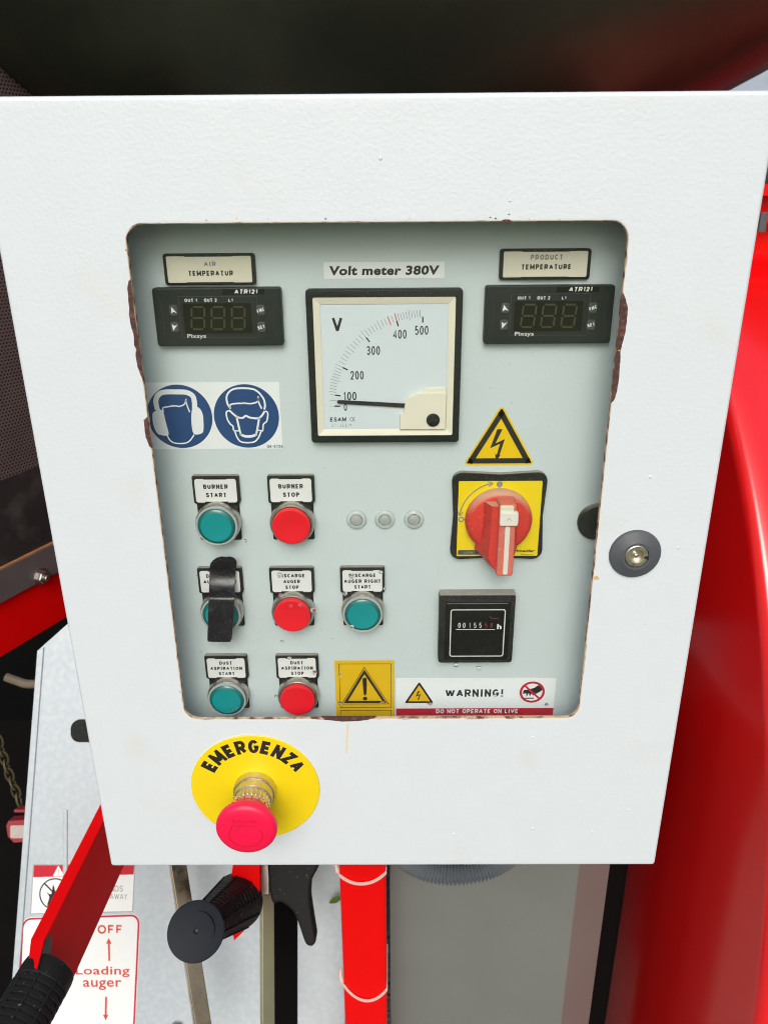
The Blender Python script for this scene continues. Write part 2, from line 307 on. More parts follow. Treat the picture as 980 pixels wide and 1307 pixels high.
class MB:
    def __init__(s): s.v = []; s.f = []; s.mi = []; s.mats = []
    def idx(s, m_):
        if m_ not in s.mats: s.mats.append(m_)
        return s.mats.index(m_)
    def add(s, vs, fs, m_):
        b = len(s.v); i = s.idx(m_)
        s.v += [tuple(v) for v in vs]
        for f in fs: s.f.append(tuple(k + b for k in f)); s.mi.append(i)
    def loft(s, rings, m_, cap0=False, cap1=True, mats=None, closed=True):
        n_ = len(rings[0]); vs = [p for r in rings for p in r]
        for k in range(len(rings) - 1):
            fs = []
            for j in range(n_ if closed else n_ - 1):
                a = k * n_ + j; b = k * n_ + (j + 1) % n_
                fs.append((a, b, b + n_, a + n_))
            s.add([], [], m_)
            if k == 0:
                base = len(s.v); s.v += [tuple(v) for v in vs]
            i = s.idx(mats[k] if mats else m_)
            for f in fs: s.f.append(tuple(x + base for x in f)); s.mi.append(i)
        if cap0: s.f.append(tuple(base + j for j in range(n_))); s.mi.append(s.idx(mats[0] if mats else m_))
        if cap1: s.f.append(tuple(base + (len(rings) - 1) * n_ + j for j in range(n_))); s.mi.append(s.idx(mats[-1] if mats else m_))
    def flat(s, pts, z, m_): s.add([(p[0], p[1], z) for p in pts], [tuple(range(len(pts)))], m_)
    def prism(s, pts, z0, z1, m_, bevel=0., cap0=False, top=None):
        # outline extruded z0 -> z1, top edge rounded by shrinking towards the centroid normals
        if not bevel:
            s.loft([[(p[0], p[1], z0) for p in pts], [(p[0], p[1], z1) for p in pts]], m_, cap0, True, [m_, m_] if not top else [m_, top]); return
        rings = [[(p[0], p[1], z0) for p in pts]]
        for k in range(4):
            a = R(90 * k / 3); ins = bevel * (1 - math.cos(a)); z = z1 - bevel + bevel * math.sin(a)
            rings.append([(p[0], p[1], z) for p in inset(pts, ins)])
        s.loft(rings, m_, cap0, True)
        if top: s.mi[-1] = s.idx(top)
    def slab(s, cx, cy, w_, h_, z0, z1, m_, r=1., bevel=0., top=None, cap0=False, n_=6):
        if not bevel: s.prism(rrect(w_, h_, r, n_, cx, cy), z0, z1, m_, 0, cap0, top); return
        rings = [[(x, y, z0) for x, y in rrect(w_, h_, r, n_, cx, cy)]]
        for k in range(4):
            a = R(90 * k / 3); i = bevel * (1 - math.cos(a)); z = z1 - bevel + bevel * math.sin(a)
            rings.append([(x, y, z) for x, y in rrect(w_ - 2 * i, h_ - 2 * i, max(r - i, .02), n_, cx, cy)])
        s.loft(rings, m_, cap0, True)
        if top: s.mi[-1] = s.idx(top)
    def lathe(s, prof, m_, cx=0, cy=0, n_=40, mats=None, cap0=False, cap1=True, T=None):
        rings = []
        for r, z in prof:
            ring = [(cx + r * math.cos(2 * math.pi * i / n_), cy + r * math.sin(2 * math.pi * i / n_), z) for i in range(n_)]
            if T is not None: ring = [tuple(T @ Vector(p)) for p in ring]
            rings.append(ring)
        s.loft(rings, m_, cap0, cap1, mats)
    def disc(s, cx, cy, r, z, m_, n_=48): s.flat([(cx + r * math.cos(2 * math.pi * i / n_), cy + r * math.sin(2 * math.pi * i / n_)) for i in range(n_)], z, m_)
    def annulus(s, cx, cy, r0, r1, z, m_, n_=48):
        s.loft([[(cx + r * math.cos(2 * math.pi * i / n_), cy + r * math.sin(2 * math.pi * i / n_), z) for i in range(n_)] for r in (r0, r1)], m_, False, False)
    def outline(s, pts, wd, z, m_): # closed band inside the outline
        s.loft([[(p[0], p[1], z) for p in pts], [(p[0], p[1], z) for p in inset(pts, wd)]], m_, False, False)
    def stroke(s, pts, wd, z, m_):
        n_ = len(pts); L_, R_ = [], []
        for i in range(n_):
            a = Vector(pts[max(i - 1, 0)]); b = Vector(pts[min(i + 1, n_ - 1)]); d = (b - a); d = d.normalized() if d.length else Vector((1, 0))
            nn = Vector((-d.y, d.x)) * wd / 2; p = Vector(pts[i]); L_.append(p + nn); R_.append(p - nn)
        vs = [(p.x, p.y, z) for p in L_] + [(p.x, p.y, z) for p in R_]
        s.add(vs, [(i, i + 1, n_ + i + 1, n_ + i) for i in range(n_ - 1)], m_)
    def line(s, pts, wd, z, m_):                   # polyline of even width with mitred corners
        P_ = [Vector(pts[0])]
        for q_ in pts[1:]:
            if (Vector(q_) - P_[-1]).length > 1e-6: P_.append(Vector(q_))
        n_ = len(P_); shut = n_ > 3 and (P_[0] - P_[-1]).length < 1e-4; A_, B_ = [], []
        for i in range(n_):
            d0 = (P_[i] - P_[i - 1]).normalized() if i else ((P_[-1] - P_[-2]).normalized() if shut else None)
            d1 = (P_[i + 1] - P_[i]).normalized() if i < n_ - 1 else ((P_[1] - P_[0]).normalized() if shut else None)
            d0 = d0 or d1; d1 = d1 or d0
            n0, n1 = Vector((-d0.y, d0.x)), Vector((-d1.y, d1.x)); k = n0 + n1; q_ = k.length_squared
            k = k * (2 / q_) if q_ > 1e-6 else n0
            if k.length > 1.9: k = k.normalized() * 1.9
            A_.append(P_[i] + k * wd / 2); B_.append(P_[i] - k * wd / 2)
        s.add([(p.x, p.y, z) for p in A_] + [(p.x, p.y, z) for p in B_], [(i, i + 1, n_ + i + 1, n_ + i) for i in range(n_ - 1)], m_)
    def caps(s, t, cx, cy, w_, h_, z, m_, sw, rot, skew):
        gap = .15 + sw * .25; adv = [GL[c][0] + (sw if c in 'I!' else 0) for c in t]; tot = sum(adv) + gap * (len(t) - 1)
        sx = w_ / tot; th_ = sw * h_ * min(1.0, max(.62, sx / h_ * 1.15)); x = -w_ / 2; c_, n_ = math.cos(rot), math.sin(rot)
        for ch, a in zip(t, adv):
            g = GL[ch]; iw = max(a * sx - th_, .0)
            for k, st in enumerate(g[1]):
                o = []
                for px_, py_ in st:
                    X = x + th_ / 2 + px_ * iw if ch not in 'I!' else x + a * sx / 2
                    e_ = 0 if ch in 'HITLFPR' and False else th_ / 2
                    Y = -h_ / 2 + e_ + py_ * (h_ - 2 * e_)
                    if len(st) == 2 and abs(st[0][0] - st[1][0]) < 1e-6: Y = -h_ / 2 + py_ * h_      # upright stems reach the full height
                    X += Y * skew; o.append((cx + X * c_ - Y * n_, cy + X * n_ + Y * c_))
                s.line(o, th_, z + k * .02, m_)
            x += (a + gap) * sx
    def text(s, t, cx, cy, w_, h_, z, m_, bold=.02, spacing=1.0, rot=0., skew=0.):
        if all(c in GL for c in t): s.caps(t, cx, cy, w_, h_, z, m_, .125 + bold * 2.4, rot, skew); return
        vs, fs = glyphs(t, bold, spacing); c, sn = math.cos(rot), math.sin(rot)
        o = []
        for x, y in vs:
            X, Y = x * w_ + y * h_ * skew, y * h_
            o.append((cx + X * c - Y * sn, cy + X * sn + Y * c, z))
        s.add(o, fs, m_)
    def tube(s, pts, rad, m_, n_=12, cap=True):
        pts = [Vector(p) for p in pts]; rings = []; up = None
        for i, p in enumerate(pts):
            d = (pts[min(i + 1, len(pts) - 1)] - pts[max(i - 1, 0)]).normalized()
            if up is None: up = d.orthogonal().normalized()
            up = (up - d * up.dot(d)).normalized(); sd_ = d.cross(up)
            r = rad[i] if isinstance(rad, (list, tuple)) else rad
            rings.append([p + (up * math.cos(2 * math.pi * k / n_) + sd_ * math.sin(2 * math.pi * k / n_)) * r for k in range(n_)])
        s.loft(rings, m_, cap, cap)
    def build(s, name, fr=F0, parent=None, sharp=32, recalc=True, smooth_=True):
        if fr is FP: s.v = [(5.696 + (v[0] - 5.696) * PK, 451.174 + (v[1] - 451.174) * PK, v[2] * PW) for v in s.v]
        c = [sum(v[i] for v in s.v) / len(s.v) for i in range(3)]
        me = bpy.data.meshes.new(name)
        me.from_pydata([((v[0] - c[0]) * .001, (v[1] - c[1]) * .001, (v[2] - c[2]) * .001) for v in s.v], [], s.f)
        for m_ in s.mats: me.materials.append(m_)
        me.polygons.foreach_set('material_index', s.mi)
        if recalc:
            b = bmesh.new(); b.from_mesh(me); bmesh.ops.recalc_face_normals(b, faces=b.faces); b.to_mesh(me); b.free()
        if smooth_:
            me.polygons.foreach_set('use_smooth', [True] * len(me.polygons)); me.set_sharp_from_angle(angle=R(sharp))
        me.update()
        o = bpy.data.objects.new(name, me); COL.objects.link(o)
        if smooth_:
            wn = o.modifiers.new('even_shading', 'WEIGHTED_NORMAL'); wn.keep_sharp = True; wn.weight = 100
        W_ = fr @ Matrix.Translation(Vector(c) * .001)
        place(o, W_, parent)
        return o
WORLD = {}
def place(o, W_, parent):
    WORLD[o.name] = W_
    if parent is not None:
        o.parent = parent; o.matrix_basis = WORLD[parent.name].inverted() @ W_
    else: o.matrix_basis = W_
def inset(pts, d):
    n_ = len(pts); out = []
    area = sum(pts[i][0] * pts[(i + 1) % n_][1] - pts[(i + 1) % n_][0] * pts[i][1] for i in range(n_))
    sg = 1 if area > 0 else -1
    for i in range(n_):
        p0, p1, p2 = Vector(pts[i - 1]), Vector(pts[i]), Vector(pts[(i + 1) % n_])
        a, b = (p1 - p0), (p2 - p1)
        if a.length < 1e-9: a = b
        if b.length < 1e-9: b = a
        a.normalize(); b.normalize()
        n1 = Vector((-a.y, a.x)) * sg; n2 = Vector((-b.y, b.x)) * sg
        k = n1 + n2; q = k.length_squared
        out.append(tuple(p1 + (k * (2 * d / q) if q > .2 else n1 * d)))
    return out
def thing(name, label, cat, loc, group=None):
    o = bpy.data.objects.new(name, None); o.empty_display_size = .02; COL.objects.link(o)
    place(o, Matrix.Translation(Vector(loc)), None)
    return tag(o, label, cat, group)
def tag(o, label=None, cat=None, group=None, kind=None):
    for k, v in (('label', label), ('category', cat), ('group', group), ('kind', kind)):
        if v: o[k] = v
    return o

# ================================================================== SETTING
g = MB(); g.add([(-40000, -40000, -1050), (40000, -40000, -1050), (40000, 40000, -1050), (-40000, 40000, -1050)], [(0, 1, 2, 3)], M['ground'])
tag(g.build('ground', FW), kind='structure')

M['field'] = mat('grass_field', (.12, .19, .035), .9, var=.3, vscale=.8, col2=(.22, .24, .06), mix2=(.45, .6), scale2=.25)
g = MB(); g.add([(-40000, -40000, -1046), (40000, -40000, -1046), (40000, -3200, -1046), (-40000, -3200, -1046)], [(0, 1, 2, 3)], M['field'])
tag(g.build('grass_field', FW), kind='structure')

# ================================================================== CONTROL CABINET
cabinet = thing('control_cabinet', 'white steel control cabinet with a clear window over buttons and gauges', 'control cabinet', (0, .09, 0))
DW, DH = 400.6, 504.0
# body shell behind the door
b = MB()
for (x0, x1, z0, z1, y0, y1) in ((-194, -190, 4, 497, 14, 170), (190, 194, 4, 497, 14, 170), (-190, 190, 4, 8, 14, 170), (-190, 190, 493, 497, 14, 170), (-190, 190, 8, 493, 166, 170)):
    vs = [(x, y, z) for x in (x0, x1) for y in (y0, y1) for z in (z0, z1)]
    b.add(vs, [(0, 1, 3, 2), (4, 6, 7, 5), (0, 4, 5, 1), (2, 3, 7, 6), (0, 2, 6, 4), (1, 5, 7, 3)], M['inside'])
b.build('cabinet_body', FW, cabinet, smooth_=False)

# door: one folded sheet with the window cut out of it
WX0, WX1, WZ0, WZ1 = -131.8, 132.4, 129.7, 442.6
wcx, wcz, ww, wh = (WX0 + WX1) / 2, (WZ0 + WZ1) / 2, WX1 - WX0, WZ1 - WZ0
d = MB()
def orr(i, z): return [(x, y, z) for x, y in rrect(DW - 2 * i, DH - 2 * i, max(2.5 - i, .05), 6, 0, DH / 2 - 1.4)]
def irr(i, z): return [(x, y, z) for x, y in rrect(ww + 2 * i, wh + 2 * i, 9.5 + i, 6, wcx, wcz)]
rings = [orr(1.2, -18), orr(0, -18), orr(0, -2.5)]
for k in range(1, 5):
    a = R(90 * k / 4); rings.append(orr(2.5 * (1 - math.cos(a)), -2.5 + 2.5 * math.sin(a)))
rings += [orr(6, 0)]
rings += [irr(2.0, 0), irr(.75, 0), irr(.30, -.12), irr(0, -.45), irr(0, -2.6)]
mts = [M['door']] * 9 + [M['edge_paint'], M['cut'], M['cut']]
d.loft(rings, M['door'], False, False, mts)
# flaked paint round the window, showing rust
def Zl(x, y): return mm(150 + x / 4.667, 340 + y / 4.667, 0)
def Zr(x, y): return mm(770 + x / 5.933, 340 + y / 5.933, 0)
def Zb(x, y): return mm(190 + x / 3.5, 850 + y / 3.5, 0)
def jag(pts, amp=.25):
    o = []
    for i, p in enumerate(pts):
        q_ = pts[(i + 1) % len(pts)]
        for t in (0, .25, .5, .75): o.append((p[0] + (q_[0] - p[0]) * t + random.uniform(-amp, amp), p[1] + (q_[1] - p[1]) * t + random.uniform(-amp, amp)))
    return o
for pts in ([Zl(*p) for p in ((80, 72), (68, 90), (60, 130), (66, 200), (72, 250), (70, 290), (84, 370), (97, 400), (100, 470), (112, 490), (110, 530), (122, 600), (140, 650), (156, 690), (152, 620), (120, 400), (100, 250), (90, 150))],
            [Zl(*p) for p in ((180, 895), (158, 915), (162, 960), (170, 1020), (190, 1070), (209, 1085), (203, 1030), (190, 960))],
            [Zr(*p) for p in ((142, 195), (160, 225), (184, 320), (176, 400), (165, 500), (140, 590), (128, 640), (126, 720), (115, 850), (100, 950), (80, 1010), (52, 1042), (60, 960), (90, 680), (110, 480), (128, 310))],
            [Zb(*p) for p in ((770, 227), (785, 240), (820, 244), (860, 248), (930, 246), (980, 240), (1010, 228), (1015, 222), (770, 222))],
            [mm(*p, 0) for p in ((636, 285), (640, 281.5), (645, 279.5), (650, 280), (654, 283), (654, 285))]):
    d.flat(jag(pts, .12), .10, M['rust'])
for i in range(22):                       # specks of rust along the cut edge
    s_ = random.random()
    if s_ < .5: p = (random.uniform(WX0 + 8, WX1 - 8), WZ1 + random.uniform(.3, 2.2) + (random.random() < .2) * 1.5)
    elif s_ < .7: p = (WX1 + random.uniform(.4, 1.6), random.uniform(WZ0 + 10, WZ1 - 10))
    elif s_ < .85: p = (WX0 - random.uniform(.4, 1.4), random.uniform(WZ0 + 10, WZ1 - 10))
    else: p = (random.uniform(WX0 + 8, WX1 - 8), WZ0 - random.uniform(.3, 1.2))
    rr_ = random.uniform(.15, .5)
    d.flat(jag([(p[0] + rr_ * 1.5 * math.cos(a), p[1] + rr_ * math.sin(a)) for a in (0, 1.2, 2.4, 3.6, 4.9)], .12), .12, M['stain'] if random.random() < .75 else M['rust'])
d.flat(jag([mm(*p, 0) for p in ((757, 737), (760, 735), (764, 737), (763, 740), (758, 740))], .15), .12, M['stain'])
pr = [mm(*p, 0) for p in ((444, 923), (443.5, 930), (443, 940), (442.5, 950), (442, 962))]
d.stroke(smooth(pr), 1.3, .08, M['stain_pale'])
for i in range(26):                       # dried drips and grains under the paint
    x = random.uniform(-190, 190); z = random.uniform(15, 485)
    if WX0 - 6 < x < WX1 + 6 and WZ0 - 6 < z < WZ1 + 6: continue
    r_ = random.uniform(.5, 1.5); d.lathe([(r_, 0.0), (r_ * .8, .22), (r_ * .35, .34)], M['door'], x, z, 12)
door = d.build('door', F0, cabinet, sharp=40)

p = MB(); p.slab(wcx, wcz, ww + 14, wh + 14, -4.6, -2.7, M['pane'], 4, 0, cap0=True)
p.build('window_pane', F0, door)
# lock rosette and core
p = MB(); lx, lz = 156.6, 251.4
p.lathe([(15.8, .05), (15.8, 1.0), (15.2, 1.9), (9.2, 4.4), (8.8, 4.6), (8.2, 4.4), (7.4, 4.5), (7.2, 2.8)], M['lock_ring'], lx, lz, 56, cap1=False)
p.lathe([(7.15, 2.4), (7.1, 4.2), (6.6, 4.6), (4.6, 4.6), (4.3, 4.2), (4.1, 1.2), (1.5, 1.2), (1.4, 3.6), (.8, 4.0)], M['brass'], lx, lz, 40)
p.add([(lx + x, lz + z, y) for x, z, y in ((4.4, -1.2, 4.75), (7.3, -2.4, 4.75), (7.3, .2, 4.75), (4.4, .2, 4.75))], [(0, 1, 2, 3)], M['print_k'])
tag(p.build('door_lock', F0, door), 'round grey lock rosette with a slotted brass core')

# mounting panel with the plain plug
PY = 30.0; PK = (429.773 + PY) / (429.773 + 38.0); PW = .78     # layout was measured on a plane 38 mm deep; keep its proportions at 30 mm
FP = FY(PY)
p = MB(); p.slab(0, 250, 376, 480, -1.5, 0, M['panel'], 1, cap0=True)
for i in range(26):                       # grains of grit on the paint
    x, z, r_ = random.uniform(-128, 128), random.uniform(104, 400), random.uniform(.15, .42)
    p.flat([(x + r_ * math.cos(a) * random.uniform(.5, 1.4), z + r_ * math.sin(a)) for a in (0, 1.1, 2.3, 3.4, 4.6, 5.5)], .03, M['print_k'] if i % 3 else M['rust'])
panel = p.build('mounting_panel', FP, cabinet)
p = MB(); p.lathe([(12.5, .02), (12.5, 3.0), (11.2, 4.6), (5, 5.6), (1, 5.8)], M['black_dusty'], 142.0, 257.4, 48)
tag(p.build('blanking_plug', FP, panel), 'round black dusty plug half hidden by the window edge')

# ---- push buttons
def push_button(u, v, kind, lines, label):
    b_ = MB()
    b_.slab(u, v - 9.2, 27.4, 27, .02, 1.6, M['black'], 1.2, .4)                # lower black plate
    b_.slab(u, v + 13.3, 30.0, 19.4, .02, 4.0, M['black_dusty'], 1.6, .7)       # label holder
    for i in range(2):                                                            # holder lips over the card
        b_.slab(u, v + 13.0 + (8.15 if i else -8.15), 15, 1.1, 3.5, 4.9, M['black'], .3, .2)
    root = b_.build('push_button', FP, cabinet); tag(root, label)
    t = MB(); z0 = 4.05
    t.slab(u, v + 12.8, 26.6, 16.0, z0, z0 + .45, M['card_w'], 1.6)
    n_ = len(lines); hh = 3.1 if n_ == 2 else 2.7; pit = 5.7 if n_ == 2 else 4.35
    for i, l in enumerate(lines):
        y = v + 12.8 + (n_ - 1) * pit / 2 - i * pit
        wd = min((2.25 + .4 * (n_ == 2)) * len(l), 25.0)
        t.text(l, u, y, wd, hh, z0 + .5, M['print_k'], .056)
    t.build('legend_card', FP, root)
    c = MB(); cv = v - 9.0
    c.lathe([(14.4, 1.6), (14.6, 3.0), (14.5, 8.5), (14.0, 10.6), (13.4, 11.3), (12.7, 11.4), (12.5, 10.8), (12.4, 9.0)], M['chrome'], u, cv, 56, cap1=False)
    c.build('bezel_ring', FP, root)
    k = MB()
    if kind == 'green':
        k.lathe([(13.5, 11.2), (13.6, 12.9), (13.2, 13.6), (12.3, 13.7), (12.1, 13.2)], M['clearring'], u, cv, 56, cap1=False)
        k.lathe([(12.2, 9.5), (12.1, 13.6), (11.6, 14.4), (10.6, 14.9), (10.0, 15.2), (9.6, 15.3), (6, 15.0), (2, 14.8)], M['teal'], u, cv, 56, mats=[M['teal_rim']] * 4 + [M['teal']] * 4)
    else:
        k.lathe([(12.9, 10.9), (12.3, 10.7), (12.3, 11.2), (12.3, 14.2), (12.0, 15.1), (11.3, 15.5), (10.6, 15.4), (6, 14.8), (2, 14.6)], M['redcap'], u, cv, 56, mats=[M['print_k']] * 2 + [M['redcap']] * 7)
    k.build('button_cap', FP, root)
    return root
CX = (-105.0, -56.8, -12.0); RZ = (268.3, 203.0, 134.6)
push_button(CX[0], RZ[0], 'green', ['BURNER', 'START'], 'teal push button under a card reading BURNER START')
push_button(CX[1], RZ[0], 'red', ['BURNER', 'STOP'], 'red push button under a card reading BURNER STOP')
push_button(CX[0] - 2.9, RZ[1], 'green', ['DISCARGE', 'AUGER LEFT', 'START'], 'teal push button covered by a black strip')
push_button(CX[1] - 2.8, RZ[1], 'red', ['DISCARGE', 'AUGER', 'STOP'], 'red push button under a card reading DISCARGE AUGER STOP')
push_button(CX[2], RZ[1], 'green', ['DISCARGE', 'AUGER RIGHT', 'START'], 'teal push button under a card reading DISCARGE AUGER RIGHT START')
push_button(CX[0] - 4.4, RZ[2], 'green', ['DUST', 'ASPIRATION', 'START'], 'teal push button under a card reading DUST ASPIRATION START')
push_button(CX[1] - 2.5, RZ[2], 'red', ['DUST', 'ASPIRATION', 'STOP'], 'red push button under a card reading DUST ASPIRATION STOP')

# ---- name plates over the two temperature controllers
def name_plate(cx, cy, w_, h_, lines, label):
    b_ = MB(); b_.slab(cx, cy, w_, h_, .02, 3.4, M['black'], 1.8, .8)
    for sx in (-1, 1):
        b_.slab(cx + 0, cy + sx * (h_ / 2 - 1.0), w_ * .52, 1.5, 3.0, 4.1, M['black'], .3, .2)
        b_.slab(cx + sx * (w_ / 2 - 1.1), cy, 1.6, h_ - 2, 3.0, 4.1, M['black'], .5, .3)
    root = b_.build('name_plate', FP, cabinet); tag(root, label)
    t = MB(); t.slab(cx, cy, w_ - 4.2, h_ - 3.0, 3.45, 3.8, M['card'], .8)
    for (l, dy, wd, hh, m_) in lines: t.text(l, cx + .6, cy + dy, wd, hh, 3.86, m_, .055)
    t.build('name_card', FP, root)
name_plate(-97.0, 417.2, 53.0, 17.6, [('AIR', 3.0, 7.0, 2.6, M['print_g']), ('TEMPERATUR', -2.1, 26, 2.9, M['print_k'])], 'black framed cream plate reading AIR TEMPERATUR')
name_plate(96.7, 418.8, 52.4, 17.2, [('PRODUCT', 3.9, 18.6, 2.9, M['print_g']), ('TEMPERATURE', -1.4, 28.8, 2.9, M['print_k'])], 'black framed cream plate reading PRODUCT TEMPERATURE')

# ---- temperature controllers
def controller(cx, cy, label):
    def Q(x, y):                                   # from the close view of the first one, to mm about the centre
        q_ = mm(180 + x / 4.9, 310 + y / 4.9, 31); return cx + q_[0] + 93.6, cy + q_[1] - 390.5
    def QB(x0, x1, y0, y1):
        a, c = Q(x0, (y0 + y1) / 2), Q(x1, (y0 + y1) / 2); e, f = Q((x0 + x1) / 2, y0), Q((x0 + x1) / 2, y1)
        return (a[0] + c[0]) / 2, (e[1] + f[1]) / 2, c[0] - a[0], e[1] - f[1]
    b_ = MB(); b_.slab(cx, cy, 75, 33.6, .02, 7.0, M['satin'], 1.8, 1.0)
    x, y, w_, h_ = QB(505, 770, 290, 325); b_.slab(x, y, w_, h_, 6.9, 7.12, M['display'], .3)
    for (t, bx_) in (('ATR121', (583, 728, 292, 320)), ('OUT 1', (270, 348, 350, 371)), ('OUT 2', (392, 472, 349, 371)), ('L1', (545, 573, 350, 370)), ('Pixsys', (288, 405, 572, 604))):
        x, y, w_, h_ = QB(*bx_); b_.text(t, x, y, w_, h_, 7.2, M['print_w'], .045 if t != 'Pixsys' else .012, skew=.15 if t == 'ATR121' else 0)
    for sx in (-1, 1):                            # curved moulding lines at both ends
        b_.stroke(smooth([(cx + sx * 34, cy + 13), (cx + sx * 32.6, cy + 5), (cx + sx * 32.6, cy - 5), (cx + sx * 34, cy - 13)]), .35, 7.06, M['print_k'])
    x, y, w_, h_ = QB(272, 700, 340, 590); b_.outline(rrect(w_ + 6, h_ + 1, 1, 4, x, y), .25, 7.05, M['key'])
    root = b_.build('temperature_controller', FP, cabinet); tag(root, label)
    t = MB(); x, y, w_, h_ = QB(266, 690, 380, 568); t.slab(x, y, w_, h_, 7.0, 7.4, M['display'], .8)
    for dx in (300 + 55, 440 + 40, 562 + 45):    # three unlit seven-segment digits
        for (sx0, sy0, sx1, sy1) in ((-32, -70, 32, -70), (-32, 0, 32, 0), (-32, 70, 32, 70), (-40, -62, -40, -8), (40, -62, 40, -8), (-40, 8, -40, 62), (40, 8, 40, 62)):
            a, c = Q(dx + sx0, 472 + sy0), Q(dx + sx1, 472 + sy1); t.stroke([a, c], 1.05, 7.46, M['segment'])
    t.build('display', FP, root)
    for i, (kx, ky) in enumerate(((202, 424), (210, 528), (748, 422), (752, 528))):
        k = MB(); x, y = Q(kx, ky); k.slab(x, y, 4.9, 5.9, 7.0, 8.0, M['key'], 1.2, .4)
        if i < 2:
            sg = 1 if i == 0 else -1
            k.flat([(x - 1.2 + .2, y + sg * 2.1), (x + 1.9, y - sg * 1.6), (x + .1, y - sg * .7), (x - 1.5, y - sg * 1.7)], 8.06, M['print_w'])
        else: k.text('FNC' if i == 2 else 'SET', x, y, 4.4, 1.9, 8.06, M['print_w'], .05, rot=R(20 if i == 2 else 14))
        k.build('push_key', FP, root)
controller(-93.6, 390.5, 'black digital temperature controller below the AIR plate')
controller(100.2, 390.6, 'black digital temperature controller below the PRODUCT plate')

# ---- voltmeter label and voltmeter
p = MB(); p.slab(3.9, 415.9, 70, 9.2, .02, .2, M['label_clear'], .3)
p.text('Volt meter 380V', 3.9, 415.8, 64, 5.3, .26, M['print_k'], .042, 1.08, skew=.10)
tag(p.build('sticker', FP, cabinet), 'pale strip label reading Volt meter 380V')
b_ = MB(); mcx, mcy = 3.9, 359.8
def mr(w_, h_, r, z): return [(x, y, z) for x, y in rrect(w_, h_, r, 6, mcx, mcy)]
b_.loft([mr(91.5, 92.5, 2, .02), mr(91.5, 92.5, 2, 7.2), mr(90.6, 91.6, 1.6, 8.2), mr(89.5, 90.5, 1.4, 8.6), mr(83.6, 83.6, 1, 8.6), mr(83.2, 83.2, 1, 8.0)], M['bezel_k'], False, False)
b_.loft([mr(83.2, 83.2, 1, 8.0), mr(82.6, 82.6, 1, 8.1), mr(75.4, 75.2, .5, 6.6)], M['cream'], False, False)
vm = b_.build('voltmeter', FP, cabinet); tag(vm, 'square analogue voltmeter with a black bezel and pale dial')
t = MB(); t.slab(mcx - .2, mcy + .3, 76.5, 76.5, 1.0, 6.2, M['dial'], .5)
zc = 6.28; ccx, ccy = 26.5, 336.6
def tick(a, r0, r1, wd, m_, z=zc): t.stroke([(ccx + r0 * math.cos(a), ccy + r0 * math.sin(a)), (ccx + r1 * math.cos(a), ccy + r1 * math.sin(a))], wd, z, m_)
AN = {0: 180, 100: 172.6, 200: 153.6, 300: 128.9, 400: 106.7, 500: 90}
def ang(v):
    k = min(int(v // 100) * 100, 400); return R(AN[k] + (AN[k + 100] - AN[k]) * (v - k) / 100)
for v in range(110, 500, 10): tick(ang(v), 53.0 if v % 50 else 52.0, 57.2 if v % 50 else 58, .28, M['print_g'])
for v in (380, 400): tick(ang(v), 52, 57.5, .5, M['print_r'], zc + .04)
for v in AN: tick(ang(v), 50, 53.4, .8, M['print_k'], zc + .06)
for v in (0, 50, 100): tick(ang(v), 51, 56.4, .25, M['print_g'])
for s_, (x, y) in {'500': (25.9, 382.1), '400': (13.0, 379.9), '300': (-2.8, 370.4), '200': (-12.8, 355.6), '100': (-17.4, 342.8), '0': (-20.3, 335.9)}.items():
    t.text(s_, x, y, 8.0 if len(s_) == 3 else 2.0, 5.3 if len(s_) == 3 else 4.6, zc, M['print_k'], .022)
t.text('V', -23.9, 385.8, 6.3, 9.0, zc, M['print_k'], .03)
t.text('ESAM', -25.0, 328.2, 9.8, 2.7, zc, M['print_k'], .03, skew=.15)
for i in range(2):
    c0 = -16.6 + i * 1.7; t.stroke([(c0 + 1.0 * math.cos(a), 328.2 + 1.15 * math.sin(a)) for a in [R(60 + 24 * k) for k in range(11)]], .3, zc, M['print_k'])
t.stroke([(-15.7, 328.2), (-14.9, 328.2)], .25, zc, M['print_k'])
for k, x in enumerate((-28.6, -26.2, -23.6, -22, -20.2, -17.6)):
    if k == 1: t.stroke([(x - .8, 324.6), (x - .3, 325), (x + .3, 324.4), (x + .8, 324.8)], .22, zc, M['print_g'])
    elif k == 5: t.outline([(x + (1.1 if j % 2 == 0 else .5) * math.cos(R(90 + 36 * j)), 324.7 + (1.1 if j % 2 == 0 else .5) * math.sin(R(90 + 36 * j))) for j in range(10)], .15, zc, M['print_g'])
    else: t.stroke([(x, 323.8), (x, 325.6)], .3, zc, M['print_g']); t.stroke([(x - .6, 323.8), (x + .6, 323.8)], .22, zc, M['print_g'])
t.build('dial', FP, vm)
t = MB(); t.prism([(-25.4, 339.3), (-24.6, 340.6), (-22.5, 340.5), (20, 338.0), (20, 335.4), (-22.5, 338.3), (-24.8, 338.5)], 7.0, 7.7, M['print_k'], cap0=True)
t.build('needle', FP, vm)
t = MB()
pts = [(41, 321.5), (41, 345.6), (27.5, 345.6), (27.5, 347.0)]
t.prism([(15.4, 322.2), (41.2, 322.2), (41.2, 345.0), (25.5, 345.0), (21.5, 344.4), (18.6, 342.6), (16.6, 339.6), (15.9, 336.5), (15.4, 331.6), (13.2, 331.4), (13.2, 322.2)], 6.25, 9.4, M['cream'], .5)
t.slab(34.2, 346.2, 13.6, 3.0, 6.25, 7.6, M['cream'], .4, .3)
t.build('corner_cover', FP, vm)
t = MB(); t.lathe([(4.1, 9.2), (4.1, 10.2), (3.5, 10.7), (1, 10.8)], M['black'], 33.4, 328.2, 32)
